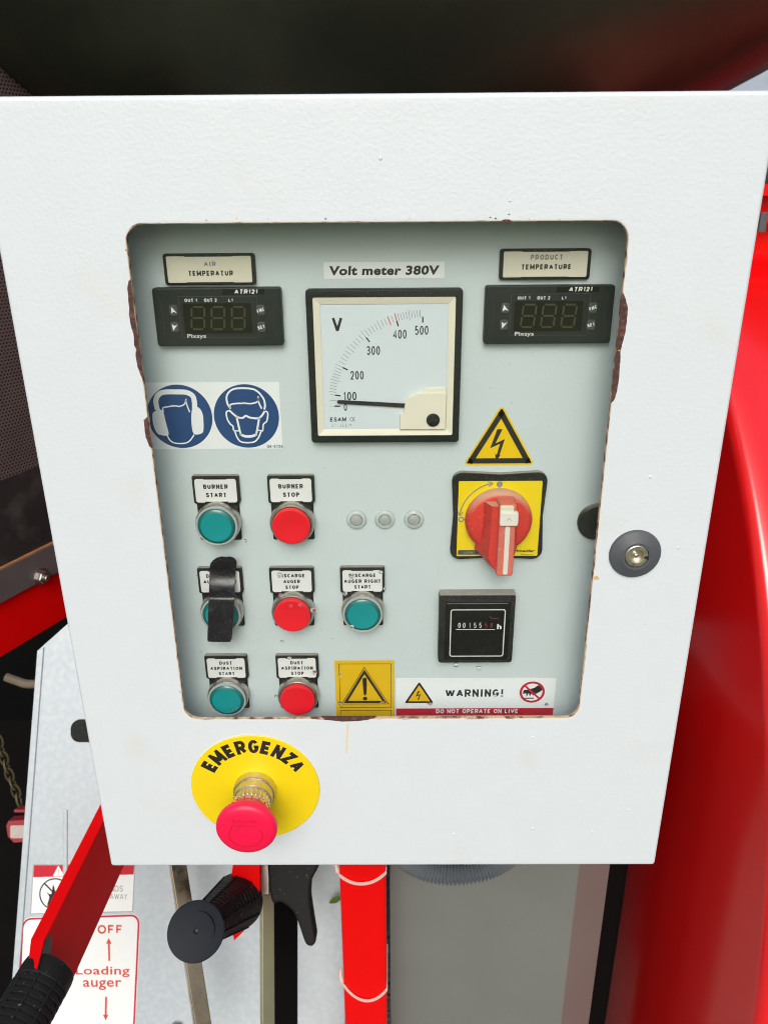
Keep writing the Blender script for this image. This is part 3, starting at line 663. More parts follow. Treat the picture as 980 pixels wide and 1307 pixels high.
t.add([(33.4 - 3.2, 328.2 - 1.5, 10.84), (33.4 + 3.4, 328.2 + .9, 10.84), (33.4 + 3.2, 328.2 + 1.5, 10.84), (33.4 - 3.4, 328.2 - .9, 10.84)], [(0, 1, 2, 3)], M['print_k'])
t.build('adjuster_screw', FP, vm)

# ---- hearing and mask sign
p = MB(); p.slab(-103.5, 329.5, 85, 42.6, .02, .18, M['label_w'], .4)
def Z4(x, y): return mm(165 + x / 4.667, 475 + y / 4.667, 38)
S4 = abs(Z4(1, 260)[0] - Z4(0, 260)[0])
for cx_ in (-124.0, -82.4):
    p.disc(cx_, 329.2, 20.3, .24, M['blue'], 64)
WHT = M['label_w']
def ln(pts, wd, z=.31): p.stroke(smooth([Z4(*q_) for q_ in pts], 5), wd * S4, z, WHT)
ln(((170, 225), (160, 170), (178, 132), (215, 118), (280, 117), (340, 120), (378, 140), (390, 180), (390, 225)), 30)
p.flat(smooth([Z4(*q_) for q_ in ((140, 255), (150, 235), (185, 222), (205, 240), (220, 300), (236, 372), (190, 374), (165, 358), (145, 310))], 4, True), .34, WHT)
p.flat(smooth([Z4(*q_) for q_ in ((375, 225), (395, 206), (420, 215), (440, 255), (444, 340), (430, 365), (386, 366), (372, 300))], 4, True), .34, WHT)
ln(((205, 238), (203, 212), (230, 206), (270, 200), (300, 204)), 8); ln(((300, 204), (330, 190), (340, 158)), 8); ln(((338, 165), (345, 195), (362, 238)), 8)
ln(((228, 376), (245, 405), (275, 422), (330, 423), (362, 408), (388, 372)), 8)
ln(((602, 215), (584, 180), (584, 135), (620, 101), (690, 95), (752, 106), (796, 150), (809, 190), (806, 222)), 11)
ln(((605, 217), (603, 194), (640, 186), (685, 186)), 9); ln(((675, 182), (725, 187), (765, 174), (768, 143)), 9); ln(((767, 150), (773, 182), (790, 217)), 9)
ln(((592, 230), (579, 240), (586, 280), (604, 310), (618, 320), (622, 345)), 9); ln(((812, 230), (826, 245), (820, 290), (800, 310), (797, 345)), 9)
ln(((595, 225), (640, 264), (675, 272), (695, 259), (720, 270), (775, 272), (808, 232)), 12)
ln(((640, 264), (655, 330), (666, 375)), 12); ln(((775, 270), (765, 330), (756, 376)), 12); ln(((662, 368), (690, 381), (730, 381), (760, 370)), 16)
ln(((622, 347), (655, 350)), 8); ln(((765, 344), (799, 350)), 8)
ln(((630, 350), (645, 390), (672, 416), (740, 416), (770, 390), (786, 352)), 9)
x, y, w_, h_ = mmbox(341, 361, 567.6, 571.8, 38); p.text('D6-9726', x, y, w_, h_, .3, M['blue'], .03)
tag(p.build('sticker', FP, cabinet), 'white sticker with two blue circles for ear defenders and a mask')

# ---- triangles with a bolt
def bolt_path(cx, cy, s):
    return [(cx + x * s, cy + y * s) for x, y in ((-.06, .42), (.15, .42), (-.10, -.12), (.03, -.03), (.25, .03), (.05, -.60), (.16, -.50), (-.03, -.82), (-.09, -.46), (-.03, -.56), (.08, -.12), (-.08, -.20), (-.32, -.34))]
def tri(cx, cy, s, r):
    pts = []
    for k in range(3):
        a = R(90 + 120 * k); px_, py_ = cx + (s - 2 * r) * math.cos(a), cy + (s - 2 * r) * math.sin(a)
        for j in range(7):
            b2 = a + R(-60 + 20 * j); pts.append((px_ + r * math.cos(b2), py_ + r * math.sin(b2)))
    return pts
def bolt_shape(mb, cx, cy, s, z):
    # zig-zag arrow of the high-voltage symbol
    P_ = lambda q_: (cx + q_[0] * s, cy + q_[1] * s)
    mb.flat([P_(q_) for q_ in ((-.10, .56), (.08, .56), (-.14, .05), (.18, .20), (.02, -.38), (.06, -.38), (-.10, -.60), (-.14, -.32), (-.08, -.38), (.02, .03), (-.32, -.13))], z, M['print_k'])
p = MB(); tcx, tcy = 76.3, 309.6
p.prism(tri(tcx, tcy, 26.4, 1.8), .02, .2, M['yellow']); p.outline(inset(tri(tcx, tcy, 26.4, 1.8), 1.1), 3.5, .26, M['print_k'])
bolt_shape(p, tcx - .3, tcy + .4, 18.0, .27)
tag(p.build('sticker', FP, cabinet), 'yellow triangle sticker with a black lightning bolt')

# ---- rotary switch
b_ = MB(); rx, rz = 77.0, 262.3
conc = []
for (sx, sy, a0) in ((1, 1, 0), (-1, 1, 90), (-1, -1, 180), (1, -1, 270)):
    for i in range(5):
        a = R(a0 + 90 * i / 4); conc.append((rx + sx * 24.0 + 6.4 * math.cos(a), rz + sy * 24.2 + 6.4 * math.sin(a)))
    nx = {0: (0, 1), 90: (-1, 0), 180: (0, -1), 270: (1, 0)}[a0]
    conc.append((rx + nx[0] * 29.0, rz + nx[1] * 29.2))
b_.prism(conc, .02, 5.0, M['black_dusty'], .8)
rot = b_.build('rotary_switch', FP, cabinet); tag(rot, 'yellow and red rotary main switch on a black plate')
t = MB(); t.slab(rx + .4, rz - 1.6, 53.4, 52.6, 4.9, 5.5, M['yellow_em'], .6)
arc = [(rx + 25.2 * math.cos(R(a)), rz - 1.5 + 25.2 * math.sin(R(a))) for a in range(104, 173, 4)]
t.stroke(arc, .75, 5.56, M['print_g'])
for (a, sg) in ((104, -1), (171, 1)):
    q_ = Vector((rx + 25.2 * math.cos(R(a)), rz - 1.5 + 25.2 * math.sin(R(a)))); dr = Vector((-math.sin(R(a)), math.cos(R(a)))) * sg; nn = Vector((-dr.y, dr.x))
    for k in (-1, 1): t.stroke([tuple(q_ + dr * 1.4), tuple(q_ - dr * 1.3 + nn * k * 1.7)], .7, 5.57, M['print_g'])
t.disc(rx - .2, rz + 22.6, 1.9, 5.57, M['print_g'], 24); t.stroke([(rx - .2, rz + 20.9), (rx - .2, rz + 18.5)], .7, 5.57, M['print_g']); t.text('I', rx - .2, rz + 22.6, .4, 2.2, 5.62, M['yellow_em'], 0)
t.annulus(rx - 24.0, rz - 1.6, 1.0, 1.9, 5.57, M['print_g'], 24); t.stroke([(rx - 22.2, rz - 1.6), (rx - 20.6, rz - 1.6)], .7, 5.57, M['print_g'])
t.slab(rx - 18.5, rz - 25.2, 14, 3.4, 5.4, 5.58, M['lock_ring'], .6); t.text('LOCK', rx - 18.5, rz - 25.2, 6, 1.2, 5.62, M['yellow_em'], 0)
t.text('Schneider', rx + 17.5, rz - 24.2, 15.5, 2.2, 5.56, M['print_k'], .03, skew=.2); t.text('Electric', rx + 20.5, rz - 26.9, 9, 1.2, 5.56, M['print_k'], .0)
t.build('face_plate', FP, rot)
t = MB(); kx, kz = rx, rz - 1.4
t.lathe([(21.6, 5.5), (21.6, 9.0), (21.0, 11.5), (19.6, 13.6), (17.8, 14.6), (8, 15.4), (1, 15.5)], M['knob'], kx, kz, 64)
# flared skirt that carries the handle
def skirt(z, k): return [(kx + x * k + dx, kz + y, z) for x, y, dx in ((-9.5, 15, 0), (9.5, 15, 0), (10.6, -8, 0), (9.8, -20, 0), (7.0, -28.5, 1.2), (-7.0, -28.5, 1.2), (-11.5, -20, 0), (-10.4, -8, 0))]
t.loft([skirt(8, 1.3), skirt(15, 1.08), skirt(21, .86), skirt(25.5, .66)], M['knob'], False, True)
t.build('knob', FP, rot)
t = MB(); hx = kx + 3.0
def hr(z, i, sh=0): return [(x, y, z) for x, y in rrect(10.8 - 2 * i, 50.0 - 2 * i, max(1.8 - i, .3), 5, hx, kz - 7.2 + sh)]
t.loft([hr(12, -.6), hr(26, 0), hr(28.6, .1), hr(29.4, .5), hr(29.7, 1.2)], M['handle'], False, True)
t.build('handle', FP, rot)
t = MB(); t.slab(hx + .3, kz - 14.0, 3.0, 33.5, 29.4, 30.0, M['white_pl'], 1.2, .2); t.build('pointer_strip', FP, rot)
t = MB(); t.slab(hx + .6, kz + 8.4, 11.4, 9.2, 27.5, 32.4, M['white_pl'], 1.2, .7)
t.slab(hx - .8, kz + 14.2, 8.6, 5.4, 24, 30.6, M['card'], 1.2, .7)
t.stroke([(hx - .6, kz + 7.6), (hx + .6, kz + 9.4), (hx + 1.8, kz + 7.6)], .4, 32.46, M['print_g'])
t.build('lock_slider', FP, rot)

# ---- clear indicator lenses
for u in (-15.2, 3.4, 22.4):
    t = MB(); z = 259.3
    t.lathe([(6.7, .02), (6.7, .9), (6.2, 1.9), (5.0, 2.7), (4.3, 2.7), (4.0, 2.0), (3.9, 1.2)], M['clearring'], u, z, 40, cap1=False)
    t.lathe([(3.8, .9), (3.75, 2.2), (3.3, 3.0), (2.0, 3.5), (.5, 3.65)], M['lens_in'], u, z, 32)
    t.build('indicator_lens', FP, cabinet)

# ---- hour counter
b_ = MB(); hx, hz = 65.6, 180.2
b_.slab(hx, hz, 51.4, 53.4, .02, 9.4, M['black_dusty'], 2.2, 1.0)
b_.slab(hx, hz + 27.0, 51.0, .8, .5, 8.6, M['dustcap'], .3)
hc = b_.build('hour_counter', FP, cabinet); tag(hc, 'square black hour counter reading 00155')
t = MB(); t.slab(hx + .4, hz - 1.0, 44.0, 46, 9.2, 9.8, M['display'], 1.2, .2)
t.outline(rrect(37.4, 37.2, 1.8, 5, hx + .6, hz - 2.6), .7, 9.86, M['print_w'])
t.stroke([(hx - 20.5, hz + 20.4), (hx + 20.5, hz + 20.4)], .4, 9.86, M['print_g'])
def Z6(x, y): return mm(545 + x / 7.538, 745 + y / 7.538, 28)
for ch, x in zip('00155', (312, 358, 412, 464, 514)):
    c = Z6(x, 416); t.text(ch, c[0], c[1], 1.7 if ch != '1' else .8, 4.0, 9.9, M['print_w'], .01)
for ch, x in zip('58', (570, 622)):
    c = Z6(x, 414); t.text(ch, c[0], c[1], 1.7, 3.8, 9.9, M['print_dim'], .01)
c = Z6(697, 428); t.text('h', c[0], c[1], 3.0, 4.0, 9.9, M['print_w'], .04)
t.stroke([Z6(280, 456), Z6(655, 457)], .4, 9.9, M['print_w'])
t.stroke(smooth([Z6(605, 330), Z6(640, 352), Z6(690, 345)]), .45, 9.9, M['print_dim'])
t.build('counter_face', FP, hc)

# ---- yellow caution sticker
p = MB(); yx, yz = -11.8, 126.5
p.slab(yx, yz, 42.4, 49.5, .02, .2, M['yellow_dk'], .3)
p.outline(rrect(37.4, 37.4, .1, 1, yx + .4, yz + 3.4), .4, .26, M['print_k']); p.outline(rrect(37.4, 6.2, .1, 1, yx + .4, yz - 20.6), .4, .26, M['print_k'])
def etri(cx, cz, w_, h_, k=1.): return [(cx, cz + h_ * .62 * k), (cx - w_ / 2 * k, cz - h_ * .38 * k), (cx + w_ / 2 * k, cz - h_ * .38 * k)]
o_ = [(yx - .2, yz + 19.6), (yx - 17.4, yz - 12.4), (yx + 17.4, yz - 12.4)]
p.outline(o_, .5, .27, M['print_k']); p.outline(inset(o_, 1.1), 1.9, .28, M['print_k'])
p.flat(smooth([(yx - 1.5, yz + 9), (yx, yz + 10.2), (yx + 1.5, yz + 9), (yx + .9, yz - 3.4), (yx - .9, yz - 3.4)], 3, True), .28, M['print_k']); p.disc(yx, yz - 7.4, 1.6, .28, M['print_k'], 20)
tag(p.build('sticker', FP, cabinet), 'square yellow caution sticker with a black exclamation triangle')

# ---- WARNING strip
p = MB(); wx, wz = 67.8, 120.0
p.slab(wx, wz, 114.6, 32.0, .02, .2, M['label_w'], .4)
p.slab(wx, wz - 11.8 - 1.0, 114.4, 6.2, .2, .26, M['redband'], .1)
def Z7(x, y): return mm(410 + x / 3.0625, 830 + y / 3.0625, 38)
def Z7B(x0, x1, y0, y1):
    a, c = Z7(x0, (y0 + y1) / 2), Z7(x1, (y0 + y1) / 2); e, f = Z7((x0 + x1) / 2, y0), Z7((x0 + x1) / 2, y1)
    return (a[0] + c[0]) / 2, (e[1] + f[1]) / 2, c[0] - a[0], e[1] - f[1]
x, y, w_, h_ = Z7B(484, 712, 152, 181); p.text('WARNING!', x, y, w_, h_, .27, M['print_k'], .038)
x, y, w_, h_ = Z7B(448, 768, 229, 245); p.text('DO NOT OPERATE ON LIVE', x, y, w_, h_, .32, M['label_w'], .03)
c = Z7(382, 180); T_ = tri(c[0], c[1] + .5, 12.2, .7)
p.prism(T_, .2, .27, M['yellow_dk']); p.outline(T_, 1.5, .32, M['print_k']); bolt_shape(p, c[0] - .1, c[1] + .8, 7.2, .32)
c = Z7(823, 163); cx_, cz_ = c
p.flat(smooth([(cx_ + x, cz_ + y) for x, y in ((-6.4, -1.6), (-6.2, 1.6), (-3.6, 2.2), (1.4, 3.8), (3.6, 5.6), (6.6, 5.8), (7.4, 2.4), (4.6, -.4), (2.0, -1.8), (.8, -3.0), (-.4, -1.2), (-1.6, -3.6), (-2.4, -.8), (-3.8, -3.8), (-4.4, -.9))], 3, True), .27, M['print_k'])
p.stroke([(cx_ - 6.2, cz_ - 5.2), (cx_ + 1.6, cz_ - 5.2)], .9, .27, M['print_k'])
p.annulus(cx_, cz_, 7.3, 9.1, .30, M['redband'], 48); p.stroke([(cx_ - 5.6, cz_ + 5.6), (cx_ + 5.6, cz_ - 5.6)], 1.5, .33, M['redband'])
tag(p.build('sticker', FP, cabinet), 'white WARNING strip with a red lower band and no-touch sign')

# ---- emergency stop on the door
p = MB(); ex, ez = -88.3, 71.9
p.lathe([(44.9, .03), (45, .7), (44.6, 1.0), (12, 1.05), (2, 1.05)], M['yellow_em'], ex, ez, 96)
for i, ch in enumerate('EMERGENZA'):
    a = R((147, 132, 116.3, 102.5, 88.3, 74.5, 60.5, 46.5, 32.5)[i]); r_ = 36.0
    p.text(ch, ex + r_ * math.cos(a), ez + r_ * math.sin(a), 7.2 if ch != 'M' else 8.8, 11.0, 1.1, M['print_k'], .058, rot=a - math.pi / 2)
em = p.build('emergency_stop', F0, cabinet); tag(em, 'round yellow emergency stop plate with a red mushroom button')
t = MB()
t.lathe([(14.8, 1.06), (14.8, 6.0), (14.2, 7.2), (13.6, 7.4), (13.4, 8.6), (13.4, 13), (13.0, 13.6), (12.4, 13.8), (12.2, 15), (12.0, 23), (11.0, 27)], M['brass'], ex, ez, 48)
for k in range(26):
    a = 2 * math.pi * k / 26; t.slab(ex + 12.2 * math.cos(a), ez + 12.2 * math.sin(a), 1.3, 1.3, 15.5, 20.5, M['brass'], .4, .3)
t.build('collar', F0, em)
t = MB()
t.lathe([(11.2, 23.5), (12.8, 24.0), (14.6, 27), (16.2, 30), (18.4, 32.6), (19.8, 34.6), (20.2, 36.6), (19.9, 38.6), (18.9, 40.0), (17.0, 41.0), (13, 41.7), (6, 42.0), (1, 42.1)], M['emcap'], ex, ez, 72)
for k in range(18):
    a = 2 * math.pi * k / 18; t.slab(ex + 14.2 * math.cos(a), ez + 14.2 * math.sin(a), 1.1, 1.1, 24.5, 29.5, M['emcap'], .3, .3)
M['emboss'] = mat('mushroom_red_relief', (.62, .006, .04), .45, var=.05)
t.text('Schneider', ex + .5, ez + 9.4, 17, 3.4, 42.0, M['emboss'], .02, skew=.2); t.text('Electric', ex + 1.5, ez + 5.6, 11, 2.0, 42.15, M['emboss'], .02)
arcp = [(ex + 11 * math.cos(R(a)), ez - 2.6 + 9.5 * math.sin(R(a))) for a in range(140, 400, 8)]
t.stroke(arcp, .7, 42.12, M['emboss']); q_ = arcp[0]
t.stroke([(q_[0] - .3, q_[1]), (q_[0] + .2, q_[1] + 2.2), (q_[0] + 4.2, q_[1] + 2.2), (q_[0] + 4.2, q_[1] - 1.5), (q_[0] + 1.2, q_[1] - 1.5)], .6, 42.12, M['emboss'])
t.build('mushroom_cap', F0, em)

# ================================================================== BLACK STRIP OVER ONE BUTTON
t = MB(); rows = []
for (px_, py_, hw, Y) in ((287, 713.5, 5, 22), (286.5, 715, 11, 22.5), (285.5, 718.5, 15.5, 24), (284.6, 722, 17, 26), (284, 726, 17.0, 28.5), (283.7, 730, 16.6, 29.5), (283.4, 734, 16.6, 29.6), (282.8, 744, 16.4, 28), (282, 757, 16.5, 22), (281.5, 765, 16.6, 16), (281.1, 771, 16.7, 14), (280.3, 785, 16.5, 13.4), (279.8, 800, 16.2, 14.5), (279.2, 812, 16.0, 17), (278.8, 820, 15.6, 18.5), (278.2, 823, 14.5, 18.8)):
    c = at_y(px_, py_, Y / 1000); e = at_y(px_ + hw, py_ + hw * .08, Y / 1000); h2 = (e.x - c.x) * 1000
    rows.append((c.x * 1000, c.z * 1000, h2, 38 - Y))
def strip(off):
    return [[(x + h2 * k, z - abs(k) * .0 + (-.02 * h2 * k), w_ + off - (.5 * abs(k) ** 3)) for k in (-1, -.9, -.5, 0, .5, .9, 1)] for x, z, h2, w_ in rows]
fr_, bk = strip(.45), strip(-.45)
t.loft([r_ + b2[::-1] for r_, b2 in zip(fr_, bk)], M['tape'], True, True)
tag(t.build('plastic_strip', FP, None, sharp=60), 'bent glossy black strip hanging over one button in the middle row', 'strip')

# ================================================================== WATER DROPS ON THE PANE
drops = [(357, 733, 4), (485.5, 730, 3.6), (448.5, 736.5, 4), (440.5, 757, 3.6), (491, 751, 2.4), (358, 759, 3), (371, 773, 2.6), (384, 771.5, 3), (399.5, 778, 4), (312.5, 690, 3.4), (449, 799, 3.2), (369.5, 839.5, 3.4), (401.5, 858, 4), (300, 905, 3.2), (581.5, 848, 4.4), (611, 852, 4.4), (434, 897.5, 3.6), (433.5, 862, 3.2), (488, 896, 3.6), (631, 887, 3.2), (548.5, 898, 3.8), (360, 819, 3.4), (424.5, 815.5, 2.2), (576, 905, 2.4), (697, 899, 3), (352, 888, 2.4), (256.5, 832.5, 1.8), (408, 803.5, 2)]
for (px_, py_, r_) in drops:
    x, z = mm(px_, py_, 2.6); k = r_ * .40
    t = MB(); N_ = 14
    rings = [[(x + k * s_ * math.cos(2 * math.pi * i / N_) * 1.08, z + k * s_ * math.sin(2 * math.pi * i / N_) * (1.0 if math.sin(2 * math.pi * i / N_) < 0 else .85), -2.66 + h_) for i in range(N_)] for s_, h_ in ((.92, 0), (1, k * .22), (.97, k * .5), (.80, k * .78), (.5, k * .95), (.18, k * 1.0))]
    t.loft(rings, M['water'], True, True)
    tag(t.build('water_drop', F0, None, sharp=70), 'small clear water drop clinging to the cabinet window', 'water drop', 'water drops on the cabinet window')

# ================================================================== MACHINE BEHIND THE CABINET
# galvanised plate below and behind, leaning towards the viewer, with its stickers
PD = .80
FPL = frame(at_d(490, 653.5, PD), CR, -CD); KP = PD / FPX * 1000
def pl(px, py): return ((px - 490) * KP, (653.5 - py) * KP)
p = MB()
outl = [pl(*q_) for q_ in ((49, 830), (86, 797), (150, 745), (440, 745), (440, 1420), (380, 1420), (380, 1085), (346, 1085), (346, 1420), (4, 1420))]
p.prism(outl, -4, 0, M['galv'], cap0=True)
p.prism([pl(*q_) for q_ in ((49, 830), (57, 826), (12, 1420), (4, 1420))], 0, 2.2, M['galv'], .6)     # folded lip down the left edge
p.slab(*pl(84, 1084), 5, 84, .0, 1.6, M['galv'], 2.4, 1.2)
plate = p.build('galvanised_plate', FPL); tag(plate, 'pale galvanised plate with red safety stickers below the cabinet', 'metal plate')
p = MB(); p.slab(*pl(118, 932), 42, 23, 0, 5, M['black'], 9, 2); tag(p.build('rubber_plug', FPL, plate), 'rounded black plug half behind the cabinet edge')
p = MB(); p.lathe([(6, 0), (6, 3), (4.5, 5), (1, 6)], M['bolt'], *pl(227, 1309), 24); p.build('plate_bolt', FPL, plate)
p = MB()
p.prism([pl(*q_) for q_ in ((43, 1103), (173, 1103), (170, 1163.5), (39.5, 1166.5))], .02, .3, M['label_w'])
p.outline([pl(*q_) for q_ in ((43, 1103), (173, 1103), (170, 1163.5), (39.5, 1166.5))], .6, .36, M['print_g'])
p.flat([pl(*q_) for q_ in ((44, 1104), (172, 1104), (171, 1116), (43, 1119.5))], .35, M['redband'])
p.flat([pl(*q_) for q_ in ((75, 1104.5), (68, 1118), (83, 1118))], .41, M['label_w']); p.text('!', *pl(75.6, 1113), .9, 6, .46, M['redband'], .0)
c = pl(71, 1141); p.annulus(*c, 15.2, 16.6, .36, M['print_k'])
p.flat(smooth([(c[0] + x, c[1] + y) for x, y in ((-8, -13), (-6, -3), (-9, 2), (-4, 0), (-2, 10), (1, 2), (8, 9), (5, 0), (10, -2), (3, -6), (2, -14))], 3, True), .36, M['print_k'])
p.stroke([(c[0] - 11, c[1] + 11), (c[0] + 11, c[1] - 11)], 1.6, .39, M['print_k'])
p.text('HANDS', *pl(143, 1134), 24, 6.2, .36, M['print_g'], .0); p.text('AWAY', *pl(152, 1144), 18, 5.8, .36, M['print_g'], .0)
tag(p.build('sticker', FPL, plate), 'white sticker with a red header warning to keep hands away')
p = MB()
ls = rrect(1, 1, .08, 6); ls = [pl(28 + 152 * (x + .5) - (0.5 - y) * 8, 1178 - 11 * 0 + (0.5 - y) * 172 - 12 + (0.5 - x) * 5) for x, y in ls]
p.prism(ls, .02, .3, M['label_w']); p.outline(inset(ls, .6), 2.0, .36, M['redband'])
M['print_or'] = mat('faded_red_print', (.55, .05, .03), .5, var=.12, vscale=300)
p.text('OFF', *pl(141, 1186), 26, 9.2, .37, M['print_or'], .03); p.text('Loading', *pl(131.5, 1240), 56, 11.6, .37, M['print_or'], .014, 1.05); p.text('auger', *pl(131, 1257), 40, 10.4, .37, M['print_or'], .014, 1.05)
for (x, y0, y1, sg) in ((140, 1226, 1200, 1), (136, 1272, 1299, -1)):
    a, c = pl(x, y0), pl(x - .6, y1); p.stroke([a, c], 2.0, .37, M['print_or'])
    p.flat([(c[0], c[1] + sg * 2.6), (c[0] - 2.9, c[1] - sg * 3.4), (c[0] + 2.9, c[1] - sg * 3.4)], .38, M['print_or'])
tag(p.build('sticker', FPL, plate), 'large white sticker with a red border about the loading auger')

# helper: a solid from an outline seen at some depth, thick along the viewing axis
def outline_solid(mb, pts, dep, thick, m_, bevel=0.):
    F_ = frame(at_d(490, 653.5, dep), CR, -CD); k = dep / FPX * 1000
    mb.prism([((x - 490) * k, (653.5 - y) * k) for x, y in pts], -thick, 0, m_, bevel, cap0=True)
    return F_
def mmv(v): return tuple(c * 1000 for c in v)

# ---- red square tube with ties
TY = .055
def tubebox(mb, l, r_, ztop, zbot, y0, y1, m_, rad=3):
    cx_ = (l + r_) / 2; cy_ = (y0 + y1) / 2
    rings = [[(x, y, z) for x, y in rrect(r_ - l, y1 - y0, rad, 4, cx_, cy_)] for z in (zbot, ztop)]
    mb.loft(rings, m_, True, True)
a = at_y(433.5, 1130, TY); c = at_y(492.6, 1130, TY)
l_, r_ = a.x * 1000, c.x * 1000
b_ = MB(); tubebox(b_, l_, r_, 2 - 6, -420, TY * 1000, TY * 1000 + 38, M['red'])
tube = b_.build('red_tube', FW); tag(tube, 'upright red square tube wrapped with two pale cable ties', 'tube')
for (yl, yr, yb) in ((1116, 1113, 1126), (1256, 1262, 1275)):
    b_ = MB(); pts = []
    zz = lambda y: at_y(462, y, TY).z * 1000
    zl, zr_, zb_ = zz(yl), zz(yr), zz(yb); y0, y1 = TY * 1000 - 1.0, TY * 1000 + 39
    for i in range(13):
        t_ = i / 12; x = l_ - .6 + (r_ - l_ + 1.2) * t_; z = (zl * (1 - t_) + zr_ * t_) - (((zl + zr_) / 2 - zb_)) * (1 - (2 * t_ - 1) ** 2)
        pts.append((x, y0 - 1.2 * (1 - (2 * t_ - 1) ** 4), z))
    ring = pts + [(r_ + 1, y1, zr_ + 6), (l_ - 1, y1, zl + 6)]
    rings = []
    for (x, y, z) in ring + [ring[0]]:
        rings.append([(x, y, z - 1.2), (x, y, z + 1.2)])
    vs = []; cxm, cym = (l_ + r_) / 2, (y0 + y1) / 2
    for (x, y, z) in ring:
        sx, sy = (x - cxm) * .955 + cxm, (y - cym) * .955 + cym
        vs += [(x, y, z - 1.3), (x, y, z + 1.3), (sx, sy, z + 1.3), (sx, sy, z - 1.3)]
    n_ = len(ring); fs = []
    for i in range(n_):
        for j in range(4): fs.append((i * 4 + j, i * 4 + (j + 1) % 4, ((i + 1) % n_) * 4 + (j + 1) % 4, ((i + 1) % n_) * 4 + j))
    b_.add(vs, fs, M['tie'])
    b_.tube([(l_ - 1.6, y0 + 4, zl - 1), (l_ - 3.0, y0 + 7, zl + 5), (l_ - 2.2, y0 + 9, zl + 10)], [1.9, 1.6, .8], M['tie'])
    b_.build('cable_tie', FW, tube, sharp=50)

# ---- grey sheet box and conduit
GY = .10
a = at_y(498, 1200, GY); c = at_y(765, 1200, GY)
dl, dr2, dy = a.x * 1000, at_y(728, 1200, GY).x * 1000, GY * 1000
dr3 = at_y(765, 1200, GY + .03).x * 1000
b_ = MB(); sec = [(dl, dy + 260), (dl, dy + 1.5), (dl + 1.5, dy), (dr2 - 1.2, dy), (dr2 + 1.0, dy + .8), (dr3, dy + 30), (dr3, dy + 260)]
b_.loft([[(x, y, z) for x, y in sec] for z in (-520, -3)], M['galv_grey'], True, True)
tag(b_.build('sheet_metal_duct', FW), 'dusty grey sheet metal duct under the cabinet beside the red tube', 'duct')
b_ = MB(); pts = []; rad = []
c0 = at_y(580, 1093, .085)
for i in range(241):
    t_ = i / 240; ang_ = R(200 + 140 * t_)
    pts.append(((c0.x + .052 * math.cos(ang_)) * 1000, 78, (c0.z + .030 + .042 * math.sin(ang_)) * 1000))
    rad.append(8.6 + 1.7 * math.cos(i * 2 * math.pi / 6))
b_.tube(pts, rad, M['conduit'], 20)
tag(b_.build('corrugated_conduit', FW, sharp=80), 'ribbed grey conduit looping below the cabinet edge', 'conduit')

# ---- steel bars
def bar(mb, p0, p1, w_, h_, roll, m_, m2=None):
    p0, p1 = Vector(p0), Vector(p1); d_ = (p1 - p0).normalized()
    s_ = d_.cross(CF).normalized(); n_ = s_.cross(d_).normalized()
    a_ = math.cos(roll) * s_ + math.sin(roll) * n_; b2 = -math.sin(roll) * s_ + math.cos(roll) * n_
    rings = []
    for q_ in (p0, p1):
        rings.append([mmv(q_ + a_ * x + b2 * y) for x, y in rrect(w_, h_, min(w_, h_) * .12, 3)])
    mb.loft(rings, m_, True, True)
b_ = MB(); bar(b_, at_d(224, 1085, .735), at_d(262, 1330, .715), .0150, .0085, R(32), M['steel'])
tag(b_.build('steel_bar', FW), 'slanting bare steel bar passing behind the round black knob', 'steel bar')
b_ = MB(); bar(b_, at_d(340.5, 1116, .735), at_d(341.5, 1330, .715), .0125, .006, R(35), M['steel_olive'])
p0 = at_d(338, 1118, .728); T_ = Matrix.Translation(p0 * 1000) @ (Matrix(((CR.x, -CD.x, -CF.x), (CR.y, -CD.y, -CF.y), (CR.z, -CD.z, -CF.z))).to_4x4())
bar2 = b_.build('steel_bar', FW); tag(bar2, 'upright olive steel bar with a pin at its top beside the black handle', 'steel bar')
b_ = MB(); bar(b_, at_d(338, 1090, .726), at_d(337.5, 1138, .724), .011, .011, 0, M['bolt']); b_.build('pivot_pin', FW, bar2)

# ---- lever with the round end knob
def axis_T(p0, p1):
    z = (Vector(p1) - Vector(p0)).normalized(); x = z.orthogonal().normalized(); y = z.cross(x)
    T = Matrix(((x.x, y.x, z.x), (x.y, y.y, z.y), (x.z, y.z, z.z))).to_4x4()
    return Matrix.Translation(Vector(p0) * 1000) @ T
a = at_d(250.5, 1188.5, .600); c = at_d(303, 1150, .70); Lg = (c - a).length * 1000
lv = thing('control_lever', 'red lever with a black grip and round end disc facing out', 'lever', tuple(c))
b_ = MB(); F_ = outline_solid(b_, [(300, 1082), (332, 1082), (331.5, 1166), (316, 1184), (299, 1201), (290, 1160)], .695, 8, M['red_lever'], .6)
b_.build('lever_arm', F_, lv)
T_ = axis_T(a, c)
b_ = MB(); prof = [(14, 2), (13.2, 6)]
n_ = int((Lg - 10) / 6)
for i in range(n_):
    z = 8 + i * (Lg - 8) / n_; r0 = 13.5 + 10.5 * (i / n_) ** 1.2
    prof += [(r0, z), (r0 + .35, z + 1.2), (r0 + .45, z + (Lg - 8) / n_ - 1.6), (r0 + .1, z + (Lg - 8) / n_ - .6)]
prof += [(24, Lg), (20, Lg + 2)]
b_.lathe(prof, M['grip'], 0, 0, 40, T=T_)
for k in range(10):
    a_ = 2 * math.pi * k / 10
    q0 = T_ @ Vector((13.9 * math.cos(a_), 13.9 * math.sin(a_), 8)); q1 = T_ @ Vector((24.0 * math.cos(a_), 24.0 * math.sin(a_), Lg - 3))
    b_.tube([q0, (q0 + q1) / 2, q1], .7, M['grip'], 6)
gr = b_.build('lever_grip', FW, lv)
b_ = MB(); dn = (CAM - a).normalized(); T2 = axis_T(a, a + dn)
